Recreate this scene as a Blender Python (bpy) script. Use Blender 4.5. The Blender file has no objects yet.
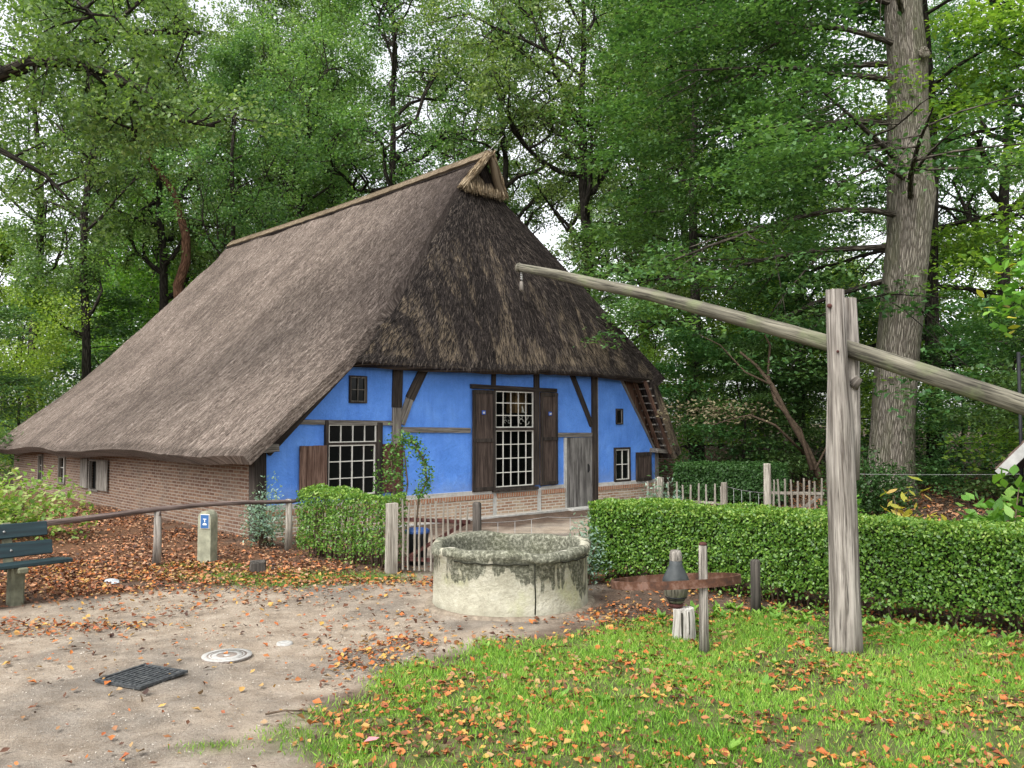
import bpy, math, random
import numpy as np
from mathutils import Vector, Matrix
from mathutils.geometry import tessellate_polygon
R = math.radians
sc = bpy.context.scene
col = sc.collection

# ------------------------------------------------------------------ camera, sky, sun, exposure
cam = bpy.data.cameras.new('camera'); camo = bpy.data.objects.new('camera', cam); col.objects.link(camo)
camo.location = (0, 0, 2.0)
camo.rotation_euler = (R(90) + math.atan(39 / 840), 0, 0)
cam.sensor_width = 36; cam.lens = 36 * 840 / 1024; cam.clip_end = 2000; cam.clip_start = .05
sc.camera = camo

SUN_EL, SUN_AZ = R(52), R(215)        # azimuth clockwise from +Y: behind and left of the camera
w = bpy.data.worlds.new('World'); sc.world = w; w.use_nodes = True
nt = w.node_tree; nt.nodes.clear()
sky = nt.nodes.new('ShaderNodeTexSky'); sky.sky_type = 'NISHITA'; sky.sun_disc = False
sky.sun_elevation = SUN_EL; sky.sun_rotation = SUN_AZ; sky.air_density = 1.0; sky.dust_density = 2.5; sky.ozone_density = 1.0
hs = nt.nodes.new('ShaderNodeHueSaturation'); hs.inputs['Saturation'].default_value = .16; hs.inputs['Value'].default_value = 1.5
bg = nt.nodes.new('ShaderNodeBackground'); bg.inputs['Strength'].default_value = .15
wo = nt.nodes.new('ShaderNodeOutputWorld')
nt.links.new(sky.outputs[0], hs.inputs['Color']); nt.links.new(hs.outputs[0], bg.inputs[0]); nt.links.new(bg.outputs[0], wo.inputs[0])
sl = bpy.data.lights.new('sun', 'SUN'); sl.energy = 1.5; sl.angle = R(30); sl.color = (1, .96, .9)
so = bpy.data.objects.new('sun', sl); col.objects.link(so)
sd = Vector((math.sin(SUN_AZ) * math.cos(SUN_EL), math.cos(SUN_AZ) * math.cos(SUN_EL), math.sin(SUN_EL)))
so.rotation_euler = sd.to_track_quat('Z', 'Y').to_euler()
so.location = (-20, -20, 40)
sc.view_settings.view_transform = 'Standard'; sc.view_settings.look = 'None'
sc.view_settings.exposure = 0.85; sc.view_settings.gamma = 1.0; sc.view_settings.use_curve_mapping = False
sc.render.engine = 'CYCLES'
sc.cycles.max_bounces = 6; sc.cycles.transparent_max_bounces = 6

# ------------------------------------------------------------------ helpers
def tag(o, label=None, cat=None, group=None, kind=None):
    if label: o['label'] = label
    if cat: o['category'] = cat
    if group: o['group'] = group
    if kind: o['kind'] = kind
    return o

def empty(name, loc=(0, 0, 0), rz=0, label=None, cat=None, group=None):
    o = bpy.data.objects.new(name, None); col.objects.link(o)
    o.location = loc; o.rotation_euler = (0, 0, rz); o.empty_display_size = .2
    return tag(o, label, cat, group)

def copy_tree(o, parent=None):
    c = o.copy(); col.objects.link(c)
    if parent is not None: c.parent = parent
    for ch in [x for x in bpy.data.objects if x.parent == o]:
        copy_tree(ch, c)
    return c

class MB:
    def __init__(s):
        s.v = []; s.f = []; s.a = []; s.smooth = []
    def add(s, vs, fs, smooth=False, a=None):
        b = len(s.v)
        s.v += [tuple(map(float, p)) for p in vs]
        s.a += (list(a) if a is not None else [(p[0], p[1], p[2]) for p in vs])
        for f in fs: s.f.append([b + i for i in f]); s.smooth.append(smooth)
    def box(s, c, size, rot=None, jit=0, a=None, bev=0):
        hx, hy, hz = [q / 2 for q in size]
        if bev <= 0:
            vs = [Vector((x * hx, y * hy, z * hz)) for z in (-1, 1) for y in (-1, 1) for x in (-1, 1)]
            fs = [(0, 2, 3, 1), (4, 5, 7, 6), (0, 1, 5, 4), (2, 6, 7, 3), (0, 4, 6, 2), (1, 3, 7, 5)]
        else:
            b = min(bev, hx * .9, hy * .9, hz * .9)
            vs = []; idx = {}
            for x in (-1, 1):
                for y in (-1, 1):
                    for z in (-1, 1):
                        for k in range(3):
                            p = [x * (hx - b), y * (hy - b), z * (hz - b)]
                            p[k] = (x * hx, y * hy, z * hz)[k]
                            idx[(x, y, z, k)] = len(vs); vs.append(Vector(p))
            fs = []
            for x in (-1, 1): fs.append([idx[(x, y, z, 0)] for y, z in ((-1, -1), (1, -1), (1, 1), (-1, 1))][::x])
            for y in (-1, 1): fs.append([idx[(x, y, z, 1)] for x, z in ((-1, -1), (-1, 1), (1, 1), (1, -1))][::y])
            for z in (-1, 1): fs.append([idx[(x, y, z, 2)] for x, y in ((-1, -1), (1, -1), (1, 1), (-1, 1))][::z])
            for x in (-1, 1):
                for y in (-1, 1): fs.append([idx[(x, y, -1, 0)], idx[(x, y, 1, 0)], idx[(x, y, 1, 1)], idx[(x, y, -1, 1)]][::-x * y])
                for z in (-1, 1): fs.append([idx[(x, -1, z, 0)], idx[(x, 1, z, 0)], idx[(x, 1, z, 2)], idx[(x, -1, z, 2)]][::x * z])
            for y in (-1, 1):
                for z in (-1, 1): fs.append([idx[(-1, y, z, 1)], idx[(1, y, z, 1)], idx[(1, y, z, 2)], idx[(-1, y, z, 2)]][::-y * z])
            for x in (-1, 1):
                for y in (-1, 1):
                    for z in (-1, 1): fs.append([idx[(x, y, z, 0)], idx[(x, y, z, 1)], idx[(x, y, z, 2)]][::x * y * z])
        if jit: vs = [v + Vector([random.uniform(-jit, jit) for _ in range(3)]) for v in vs]
        la = [tuple(v + Vector(c)) for v in vs]
        if rot is not None: vs = [rot @ v for v in vs]
        s.add([v + Vector(c) for v in vs], fs, a=la)
    def beam(s, p, q, wd, dp, up=(0, 1, 0), jit=0, bev=0):
        """box from p to q, 'dp' thick along up"""
        p, q = Vector(p), Vector(q); x = (q - p).normalized(); y = Vector(up); y = (y - x * y.dot(x)).normalized(); z = x.cross(y)
        m = Matrix((x, y, z)).transposed()
        # attribute coords: along-grain = z axis of the wood texture
        b = len(s.v)
        s.box((p + q) / 2, ((q - p).length, dp, wd), m, jit, bev=bev)
        c = (p + q) / 2; mi = m.inverted()
        for i in range(b, len(s.v)):
            l = mi @ (Vector(s.v[i]) - c); s.a[i] = (l.z + c.x, l.y + c.y, l.x + c.z * .37)
    def tube(s, pts, rad, n=8, cap=True, wob=0, smooth=True, seed=0, flat=1.0):
        rg = random.Random(seed); pts = [Vector(p) for p in pts]
        if not hasattr(rad, '__len__'): rad = [rad] * len(pts)
        prev = None; vs = []; at = []; L = 0
        for i, p in enumerate(pts):
            d = (pts[min(i + 1, len(pts) - 1)] - pts[max(i - 1, 0)]).normalized()
            if prev is None:
                a = d.orthogonal().normalized()
                if abs(d.z) > .7: a = (Vector((1, 0, 0)) - d * d.x).normalized()
            else: a = (prev - d * prev.dot(d)).normalized()
            b = d.cross(a); prev = a
            if i: L += (p - pts[i - 1]).length
            for k in range(n):
                t = 2 * math.pi * k / n; r = rad[i] * (1 + (rg.uniform(-wob, wob) if wob else 0))
                vs.append(p + a * math.cos(t) * r + b * math.sin(t) * r * flat)
                at.append((math.cos(t) * rad[0], math.sin(t) * rad[0], L))
        fs = []
        for i in range(len(pts) - 1):
            for k in range(n):
                k2 = (k + 1) % n
                fs.append((i * n + k, i * n + k2, (i + 1) * n + k2, (i + 1) * n + k))
        if cap: fs.append(tuple(range(n))[::-1]); fs.append(tuple((len(pts) - 1) * n + k for k in range(n)))
        s.add(vs, fs, smooth, at)
    def lathe(s, prof, c=(0, 0, 0), n=32, wob=0, seed=0, smooth=True, a0=0, a1=2 * math.pi, zf=None, rf=None):
        rg = random.Random(seed); vs = []; full = abs(a1 - a0 - 2 * math.pi) < 1e-6; m = n if full else n + 1
        for i, (r, z) in enumerate(prof):
            for k in range(m):
                t = a0 + (a1 - a0) * k / n
                rr = r * (1 + (rg.uniform(-wob, wob) if wob else 0)) + (rf(t, i) if rf else 0); zz = z + (zf(t, i) if zf else 0)
                vs.append((c[0] + rr * math.cos(t), c[1] + rr * math.sin(t), c[2] + zz))
        fs = [(i * m + k, i * m + (k + 1) % m, (i + 1) * m + (k + 1) % m, (i + 1) * m + k) for i in range(len(prof) - 1) for k in range(n)]
        s.add(vs, fs, smooth)
    def build(s, name, mat, parent=None):
        me = bpy.data.meshes.new(name); me.from_pydata(s.v, [], s.f)
        me.polygons.foreach_set('use_smooth', s.smooth)
        at = me.attributes.new('suv', 'FLOAT_VECTOR', 'POINT'); at.data.foreach_set('vector', np.array(s.a, dtype=np.float32).ravel())
        me.update()
        if mat: me.materials.append(mat)
        o = bpy.data.objects.new(name, me); col.objects.link(o)
        if parent: o.parent = parent
        return o

def leafmesh(name, C_, D, N, L, Wd, mat, parent=None, rnd=None, fold=.15, rs=None, shape=4):
    """many small leaves. C centres, D long axis, N normal, L length, Wd width"""
    rs = rs or np.random.RandomState(1)
    n = len(C_)
    D = D / (np.linalg.norm(D, axis=1, keepdims=True) + 1e-9)
    S = np.cross(D, N); S /= (np.linalg.norm(S, axis=1, keepdims=True) + 1e-9)
    N2 = np.cross(S, D)
    L = np.broadcast_to(np.asarray(L, dtype=float).reshape(-1, 1) if np.ndim(L) else np.full((1, 1), L), (n, 1))
    Wd = np.broadcast_to(np.asarray(Wd, dtype=float).reshape(-1, 1) if np.ndim(Wd) else np.full((1, 1), Wd), (n, 1))
    if shape == 4:
        P = [C_ - D * L / 2, C_ + S * Wd / 2 + N2 * Wd * fold - D * L * .08, C_ + D * L / 2, C_ - S * Wd / 2 + N2 * Wd * fold - D * L * .08]
        tri = False
    elif shape == 3:
        P = [C_ - S * Wd / 2, C_ + S * Wd / 2, C_ + D * L]
    else:   # 6-gon as two quads around a bent midrib
        P = [C_ - D * L / 2, C_ + S * Wd / 2 + N2 * Wd * fold - D * L * .12, C_ + S * Wd * .38 + N2 * Wd * fold * .6 + D * L * .22, C_ + D * L / 2 + N2 * L * fold * .5,
             C_ - S * Wd * .38 + N2 * Wd * fold * .6 + D * L * .22, C_ - S * Wd / 2 + N2 * Wd * fold - D * L * .12]
    k = len(P)
    V = np.stack(P, 1).reshape(-1, 3).astype(np.float32)
    me = bpy.data.meshes.new(name)
    if k == 6:
        base = (np.arange(n) * 6)[:, None]
        F = np.concatenate([base + np.array([[0, 1, 2, 3]]), base + np.array([[0, 3, 4, 5]])], 1).reshape(-1)
        nf = 2 * n; kk = 4
    else:
        F = np.arange(n * k); nf = n; kk = k
    me.vertices.add(len(V)); me.vertices.foreach_set('co', V.ravel())
    me.loops.add(len(F)); me.loops.foreach_set('vertex_index', F.astype(np.int32))
    me.polygons.add(nf); me.polygons.foreach_set('loop_start', (np.arange(nf) * kk).astype(np.int32))
    if rnd is None: rnd = rs.rand(n)
    if k == 6: rnd = np.repeat(rnd, 2)
    at = me.attributes.new('rnd', 'FLOAT', 'FACE'); at.data.foreach_set('value', np.asarray(rnd, dtype=np.float32))
    me.update(calc_edges=True)
    me.materials.append(mat)
    o = bpy.data.objects.new(name, me); col.objects.link(o)
    if parent: o.parent = parent
    return o

def unit(rs, n, zs=1.0, zb=0.0):
    v = rs.randn(n, 3); v[:, 2] = v[:, 2] * zs + zb
    return v / np.linalg.norm(v, axis=1, keepdims=True)

_perm = np.random.RandomState(99).rand(256, 256)
def vnoise(x, y):
    x = np.asarray(x, float); y = np.asarray(y, float)
    xi = np.floor(x).astype(int); yi = np.floor(y).astype(int); fx = x - xi; fy = y - yi
    fx = fx * fx * (3 - 2 * fx); fy = fy * fy * (3 - 2 * fy)
    g = lambda a, b: _perm[a & 255, b & 255]
    return (g(xi, yi) * (1 - fx) + g(xi + 1, yi) * fx) * (1 - fy) + (g(xi, yi + 1) * (1 - fx) + g(xi + 1, yi + 1) * fx) * fy
def fbm(x, y, o=4):
    s = 0; a = .5; t = 0
    for i in range(o):
        s = s + a * vnoise(np.asarray(x) * 2 ** i + 17 * i, np.asarray(y) * 2 ** i + 31 * i); t += a; a *= .5
    return s / t
def sstep(a, b, x):
    t = np.clip((np.asarray(x, float) - a) / (b - a), 0, 1); return t * t * (3 - 2 * t)
def inpoly(x, y, poly):
    x = np.asarray(x); y = np.asarray(y); ins = np.zeros(x.shape, bool); n = len(poly)
    for i in range(n):
        x1, y1 = poly[i]; x2, y2 = poly[(i + 1) % n]
        c = ((y1 > y) != (y2 > y)) & (x < (x2 - x1) * (y - y1) / ((y2 - y1) or 1e-9) + x1)
        ins ^= c
    return ins

# ------------------------------------------------------------------ materials
class NT:
    def __init__(s, name, rough=.85, spec=.3):
        s.m = bpy.data.materials.new(name); s.m.use_nodes = True; s.t = s.m.node_tree; s.n = s.t.nodes
        s.b = s.n['Principled BSDF']; s.b.inputs['Roughness'].default_value = rough
        s.b.inputs['Specular IOR Level'].default_value = spec
        s.out = s.n['Material Output']
    def new(s, t, **k):
        o = s.n.new(t)
        for a, b in k.items(): setattr(o, a, b)
        return o
    def link(s, a, b): s.t.links.new(a, b)
    def coord(s, kind='Object', scale=(1, 1, 1), rot=(0, 0, 0), loc=(0, 0, 0)):
        if kind in ('Object', 'Generated'): src = s.new('ShaderNodeTexCoord').outputs[kind]
        else: src = s.new('ShaderNodeAttribute', attribute_name=kind).outputs['Vector']
        mp = s.new('ShaderNodeMapping'); mp.inputs['Scale'].default_value = scale; mp.inputs['Rotation'].default_value = rot; mp.inputs['Location'].default_value = loc
        s.link(src, mp.inputs[0]); return mp.outputs[0]
    def noise(s, vec, scale=5, detail=4, rough=.55, dist=0):
        n = s.new('ShaderNodeTexNoise'); n.inputs['Scale'].default_value = scale; n.inputs['Detail'].default_value = detail
        n.inputs['Roughness'].default_value = rough; n.inputs['Distortion'].default_value = dist
        s.link(vec, n.inputs['Vector']); return n.outputs['Fac']
    def ramp(s, fac, stops, inter='LINEAR'):
        r = s.new('ShaderNodeValToRGB'); r.color_ramp.interpolation = inter
        el = r.color_ramp.elements
        while len(el) < len(stops): el.new(.5)
        for e, (p, c) in zip(el, stops):
            e.position = p; e.color = (*c, 1) if len(c) == 3 else c
        s.link(fac, r.inputs[0]); return r.outputs[0]
    def bw(s, fac, lo, hi):
        if lo > hi: return s.ramp(fac, [(hi, (1, 1, 1)), (lo, (0, 0, 0))])
        return s.ramp(fac, [(lo, (0, 0, 0)), (hi, (1, 1, 1))])
    def mix(s, fac, a, b, mode='MIX'):
        m = s.new('ShaderNodeMix', data_type='RGBA', blend_type=mode)
        for inp, val in ((m.inputs[0], fac), (m.inputs[6], a), (m.inputs[7], b)):
            if hasattr(val, 'links') or hasattr(val, 'is_linked'): s.link(val, inp)
            elif isinstance(val, (int, float)): inp.default_value = val
            else: inp.default_value = (*val, 1)
        return m.outputs[2]
    def math(s, op, a, b=None):
        m = s.new('ShaderNodeMath', operation=op)
        for i, val in enumerate((a, b)):
            if val is None: continue
            if isinstance(val, (int, float)): m.inputs[i].default_value = val
            else: s.link(val, m.inputs[i])
        return m.outputs[0]
    def color(s, c):
        if isinstance(c, tuple): s.b.inputs['Base Color'].default_value = (*c, 1)
        else: s.link(c, s.b.inputs['Base Color'])
    def bump(s, h, strength=.5, dist=.02):
        b = s.new('ShaderNodeBump'); b.inputs['Strength'].default_value = strength; b.inputs['Distance'].default_value = dist
        s.link(h, b.inputs['Height']); s.link(b.outputs[0], s.b.inputs['Normal'])

def wood(name, dark, light, stretch='z', rough=.85, moss=None, scale=1.0, attr='suv'):
    m = NT(name, rough, .2)
    k = {'z': (26, 26, 1.3), 'x': (1.3, 26, 26)}[stretch]
    v = m.coord(attr, tuple(q * scale for q in k))
    n1 = m.noise(v, 1.0, 6, .65, .3); v2 = m.coord(attr, (3, 3, 1.2)); n2 = m.noise(v2, 1.2, 3)
    c = m.ramp(n1, [(.36, dark), (.48, tuple((a + b) / 2 for a, b in zip(dark, light))), (.62, light)])
    n3 = m.noise(m.coord(attr, tuple(q * scale for q in ((60, 60, 2.2) if stretch == 'z' else (2.2, 60, 60)))), 1.0, 3, .6)
    c = m.mix(m.bw(n3, .56, .64), c, m.mix(.8, c, tuple(q * .35 for q in dark)))
    c = m.mix(m.bw(n2, .42, .66), c, m.mix(.6, c, dark)); n1 = m.math('ADD', n1, m.math('MULTIPLY', n3, -.5))
    if moss: c = m.mix(m.math('MULTIPLY', m.bw(m.noise(m.coord(attr, (2, 2, 1.5)), 2.5, 5), .5, .68), .6), c, moss)
    m.color(c); m.bump(n1, .9, .015); return m.m

def leaf(name, cols, trans=.4, rough=.55, hue=.04, spec=.35):
    m = NT(name, rough, spec)
    a = m.new('ShaderNodeAttribute', attribute_name='rnd').outputs['Fac']
    n = len(cols)
    c = m.ramp(a, [(i / (n - 1), q) for i, q in enumerate(cols)])
    oi = m.new('ShaderNodeObjectInfo')
    h = m.new('ShaderNodeHueSaturation')
    mr = m.new('ShaderNodeMapRange'); mr.inputs['To Min'].default_value = .5 - hue * .5; mr.inputs['To Max'].default_value = .5 + hue * .35
    m.link(oi.outputs['Random'], mr.inputs[0]); m.link(mr.outputs[0], h.inputs['Hue'])
    mv = m.new('ShaderNodeMapRange'); mv.inputs['To Min'].default_value = .8; mv.inputs['To Max'].default_value = 1.2
    fr = m.math('FRACT', m.math('MULTIPLY', oi.outputs['Random'], 7.31))
    m.link(fr, mv.inputs[0]); m.link(mv.outputs[0], h.inputs['Value']); m.link(c, h.inputs['Color'])
    m.color(h.outputs[0])
    t = m.new('ShaderNodeBsdfTranslucent')
    tc = m.mix(1.0, h.outputs[0], (1.15, 1.25, .55), 'MULTIPLY'); m.link(tc, t.inputs[0])
    ms = m.new('ShaderNodeMixShader'); ms.inputs[0].default_value = trans
    m.link(m.b.outputs[0], ms.inputs[1]); m.link(t.outputs[0], ms.inputs[2]); m.link(ms.outputs[0], m.out.inputs[0])
    return m.m

def plain(name, c, rough=.6, spec=.4, metal=0, var=.25, scale=8, bump=.2):
    m = NT(name, rough, spec); m.b.inputs['Metallic'].default_value = metal
    n = m.noise(m.coord('Object'), scale, 5)
    m.color(m.mix(m.bw(n, .3, .7), tuple(q * (1 - var) for q in c), tuple(min(1, q * (1 + var)) for q in c)))
    if bump: m.bump(n, bump, .01)
    return m.m

M = {}
# --- plaster, brick, thatch
def blue_plaster():
    m = NT('blue_limewash', .8, .25); v = m.coord('Object')
    n = m.noise(v, 1.6, 5, .6); f = m.noise(v, 22, 4); st = m.noise(m.coord('Object', (5, 5, .7)), 1.5, 4)
    c = m.ramp(n, [(.3, (.085, .235, .68)), (.55, (.12, .30, .80)), (.8, (.17, .375, .86))])
    c = m.mix(m.math('MULTIPLY', m.bw(st, .5, .75), .35), c, (.035, .12, .52))
    c = m.mix(m.math('MULTIPLY', m.bw(m.noise(v, 9, 6, .7), .66, .74), .35), c, (.32, .42, .75))
    sp = m.new('ShaderNodeSeparateXYZ'); m.link(v, sp.inputs[0])
    base = m.bw(m.math('ADD', sp.outputs[2], m.math('MULTIPLY', m.math('SUBTRACT', m.noise(v, 4, 5, .7), .5), .9)), .95, .55)
    c = m.mix(m.math('MULTIPLY', base, .35), c, (.26, .33, .50))
    cr = m.noise(m.coord('Object', (2, 2, 2)), 2.2, 8, .8, 1.5); c = m.mix(m.math('MULTIPLY', m.bw(m.math('ABSOLUTE', m.math('SUBTRACT', cr, .5)), .012, .004), .35), c, (.03, .08, .3))
    m.color(c); m.bump(m.math('ADD', m.math('MULTIPLY', n, 1.2), m.math('MULTIPLY', f, .35)), .8, .05); return m.m
M['blue'] = blue_plaster()
def brick(name, c1, c2, mortar, rot=False, hgt=.065, wid=.225, soldier=False, msz=.012):
    m = NT(name, .9, .15)
    tc = m.new('ShaderNodeTexCoord').outputs['Object']; sp = m.new('ShaderNodeSeparateXYZ'); m.link(tc, sp.inputs[0])
    cb = m.new('ShaderNodeCombineXYZ')
    xy = m.math('ADD', sp.outputs[0], sp.outputs[1])
    wb = m.noise(m.coord('Object'), 3, 2)
    z = m.math('ADD', sp.outputs[2], m.math('MULTIPLY', wb, .02))
    m.link(xy, cb.inputs[0]); m.link(z, cb.inputs[1])
    b = m.new('ShaderNodeTexBrick'); m.link(cb.outputs[0], b.inputs['Vector'])
    b.inputs['Scale'].default_value = 1; b.inputs['Mortar Size'].default_value = msz; b.inputs['Mortar Smooth'].default_value = .3
    b.inputs['Brick Width'].default_value = wid; b.inputs['Row Height'].default_value = hgt; b.inputs['Bias'].default_value = -.1
    b.inputs['Color1'].default_value = (0, 0, 0, 1); b.inputs['Color2'].default_value = (1, 1, 1, 1); b.inputs['Mortar'].default_value = (.5, .5, .5, 1)
    col_ = m.ramp(b.outputs['Color'], [(0, c1), (.5, tuple((p + q) / 2 for p, q in zip(c1, c2))), (1, c2)])
    n = m.noise(m.coord('Object'), 14, 5); big = m.noise(m.coord('Object'), 1.1, 4)
    col_ = m.mix(m.math('MULTIPLY', m.bw(n, .4, .75), .5), col_, tuple(q * .45 for q in c1))
    c = m.mix(b.outputs['Fac'], col_, mortar)
    c = m.mix(m.math('MULTIPLY', m.bw(big, .5, .75), .45), c, tuple(q * .6 for q in mortar))
    sand = m.noise(m.coord('Object'), 7, 5, .7)
    c = m.mix(m.math('MULTIPLY', m.bw(sand, .58, .7), .5), c, (.5, .44, .36))
    m.color(c)
    h = m.math('ADD', m.math('MULTIPLY', b.outputs['Fac'], -1.0), m.math('MULTIPLY', n, .6)); m.bump(h, .8, .02); return m.m
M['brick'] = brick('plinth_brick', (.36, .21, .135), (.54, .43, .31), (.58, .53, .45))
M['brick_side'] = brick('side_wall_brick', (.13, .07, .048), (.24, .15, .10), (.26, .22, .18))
M['soldier'] = brick('rowlock_brick', (.36, .15, .08), (.44, .24, .14), (.42, .37, .3), hgt=.3, wid=.07)
def thatch(name, cs, patch=None, hip=None):
    m = NT(name, .95, .05)
    v = m.coord('suv', (26, 4.5, 0)); n1 = m.noise(v, 1.0, 6, .7, .4)
    v2 = m.coord('suv', (9, 1.1, 0)); n2 = m.noise(v2, 1.0, 4, .6, .6)
    n3 = m.noise(m.coord('suv', (.5, .35, 0)), 1.3, 5, .6, .5)
    n4 = m.noise(m.coord('suv', (46, 17, 0)), 1.0, 4, .7)
    s_ = m.math('ADD', m.math('MULTIPLY', n1, .42), m.math('ADD', m.math('MULTIPLY', n2, .2), m.math('MULTIPLY', n4, .42)))
    c = m.ramp(s_, [(.42, cs[0]), (.52, cs[1]), (.63, cs[2])])
    c = m.mix(m.math('MULTIPLY', m.bw(n3, .44, .62), .75), c, m.mix(.5, c, cs[0]))
    if patch:
        pn = m.noise(m.coord('suv', (2.2, .55, 1)), 1.0, 4, .6, .4)
        # paler worn streaks low on the slope (suv.y = metres up from the eave)
        at = m.new('ShaderNodeAttribute', attribute_name='suv').outputs['Vector']; sp = m.new('ShaderNodeSeparateXYZ'); m.link(at, sp.inputs[0])
        lo = m.new('ShaderNodeMapRange'); lo.inputs['From Min'].default_value = 4.2; lo.inputs['From Max'].default_value = .2; lo.inputs['To Min'].default_value = -.09; lo.inputs['To Max'].default_value = .09
        m.link(sp.outputs[1], lo.inputs[0])
        f = m.bw(m.math('ADD', pn, lo.outputs[0]), .54, .62)
        c = m.mix(m.math('MULTIPLY', f, .75), c, m.ramp(s_, [(.36, patch[0]), (.65, patch[1])]))
    if hip:   # darker mossy weathering running down beside the hip (suv.z = metres from the hip line)
        at = m.new('ShaderNodeAttribute', attribute_name='suv').outputs['Vector']; sp = m.new('ShaderNodeSeparateXYZ'); m.link(at, sp.inputs[0])
        d = m.math('ADD', sp.outputs[2], m.math('MULTIPLY', m.math('SUBTRACT', m.noise(m.coord('suv', (1.6, .5, 0)), 1.0, 5, .65), .5), 2.6))
        hi = m.new('ShaderNodeMapRange'); hi.inputs['From Min'].default_value = .2; hi.inputs['From Max'].default_value = 4.2; hi.inputs['To Min'].default_value = .95; hi.inputs['To Max'].default_value = 0
        m.link(d, hi.inputs[0])
        up = m.new('ShaderNodeMapRange'); up.inputs['From Min'].default_value = 1.5; up.inputs['From Max'].default_value = 4.5; m.link(sp.outputs[1], up.inputs[0])
        c = m.mix(m.math('MULTIPLY', hi.outputs[0], up.outputs[0]), c, m.ramp(s_, [(.38, hip[0]), (.52, hip[1]), (.68, hip[2])]))
    m.color(c); m.bump(s_, 1.0, .09); return m.m
M['thatch'] = thatch('grey_brown_thatch', ((.035, .027, .022), (.185, .146, .122), (.48, .405, .34)), hip=((.018, .015, .014), (.07, .056, .05), (.19, .16, .14)))
M['thatch_dark'] = thatch('dark_weathered_thatch', ((.010, .0085, .008), (.037, .030, .027), (.12, .10, .09)), patch=((.075, .057, .042), (.33, .26, .18)))
M['straw'] = thatch('pale_new_straw', ((.08, .057, .036), (.19, .148, .10), (.36, .295, .205)))
def sliver(name, cs):
    m = NT(name, .9, .1); a = m.new('ShaderNodeAttribute', attribute_name='rnd').outputs['Fac']
    m.color(m.ramp(a, [(0, cs[0]), (.6, cs[1]), (1, cs[2])])); return m.m
M['sliver'] = sliver('loose_straw', ((.025, .019, .015), (.145, .114, .094), (.52, .44, .37)))
M['sliver_dark'] = sliver('dark_loose_straw', ((.006, .005, .005), (.035, .029, .026), (.22, .18, .145)))
M['timber'] = wood('weathered_grey_timber', (.075, .065, .055), (.30, .275, .24))
M['timber_dark'] = wood('dark_shaded_timber', (.016, .013, .011), (.075, .06, .05))  # dark timber; on upper posts and braces soot and shade are in the colour
M['shutter'] = wood('dark_brown_shutter_wood', (.03, .02, .016), (.115, .085, .07))
M['shutter_brown'] = wood('brown_shutter_wood', (.075, .04, .028), (.25, .16, .12))
M['shutter_red'] = wood('red_brown_shutter_wood', (.05, .018, .016), (.13, .055, .045))
M['door'] = wood('grey_plank_door_wood', (.05, .046, .043), (.30, .285, .265), scale=.7)
M['post'] = wood('bleached_post_wood', (.085, .072, .06), (.40, .365, .32))
M['post_grey'] = wood('bleached_picket_wood', (.15, .13, .105), (.42, .39, .33))
M['pole'] = wood('mossy_pole_wood', (.035, .032, .024), (.22, .205, .155), moss=(.16, .19, .09))
M['rail'] = wood('purple_brown_rail_wood', (.05, .035, .03), (.23, .175, .155))
M['stake_dark'] = wood('dark_stake_wood', (.03, .027, .023), (.12, .105, .09))
M['underside'] = wood('reddish_roof_lath', (.05, .027, .018), (.19, .11, .075))
M['white'] = plain('cream_glazing_paint', (.62, .60, .54), .6, .3, var=.12)
M['lime'] = plain('grey_lime_wash', (.45, .44, .41), .85, .2, var=.2, scale=14, bump=.4)
def glass(name, t):
    m = NT(name, .12, .25); m.color((.006, .007, .007))
    if t:
        tr = m.new('ShaderNodeBsdfTransparent'); ms = m.new('ShaderNodeMixShader'); ms.inputs[0].default_value = t
        tr.inputs[0].default_value = (.9, .92, .9, 1)
        m.link(m.b.outputs[0], ms.inputs[1]); m.link(tr.outputs[0], ms.inputs[2]); m.link(ms.outputs[0], m.out.inputs[0])
    return m.m
M['pane'] = glass('dark_window_glass', 0)
M['pane_clear'] = glass('clear_old_glass', .8)
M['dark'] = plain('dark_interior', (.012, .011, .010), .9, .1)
M['tan'] = plain('tan_cupboard_wood', (.42, .26, .11), .7, .2, var=.3, scale=3)
M['iron'] = plain('black_iron', (.012, .013, .015), .6, .25, var=.3)
M['metal'] = plain('galvanised_wire', (.35, .35, .34), .5, .5, metal=.4)

# ------------------------------------------------------------------ the farmhouse (local x along the front, y into the house, z up)
HC = (-4.242, 14.361, 0.0); HRZ = R(43.3)
HM = Matrix.Translation(HC) @ Matrix.Rotation(HRZ, 4, 'Z')
house = empty('farmhouse', HC, HRZ, 'blue limewashed half-timbered farmhouse under a huge thatched roof, brick plinth and side wall', 'farmhouse')

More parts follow.
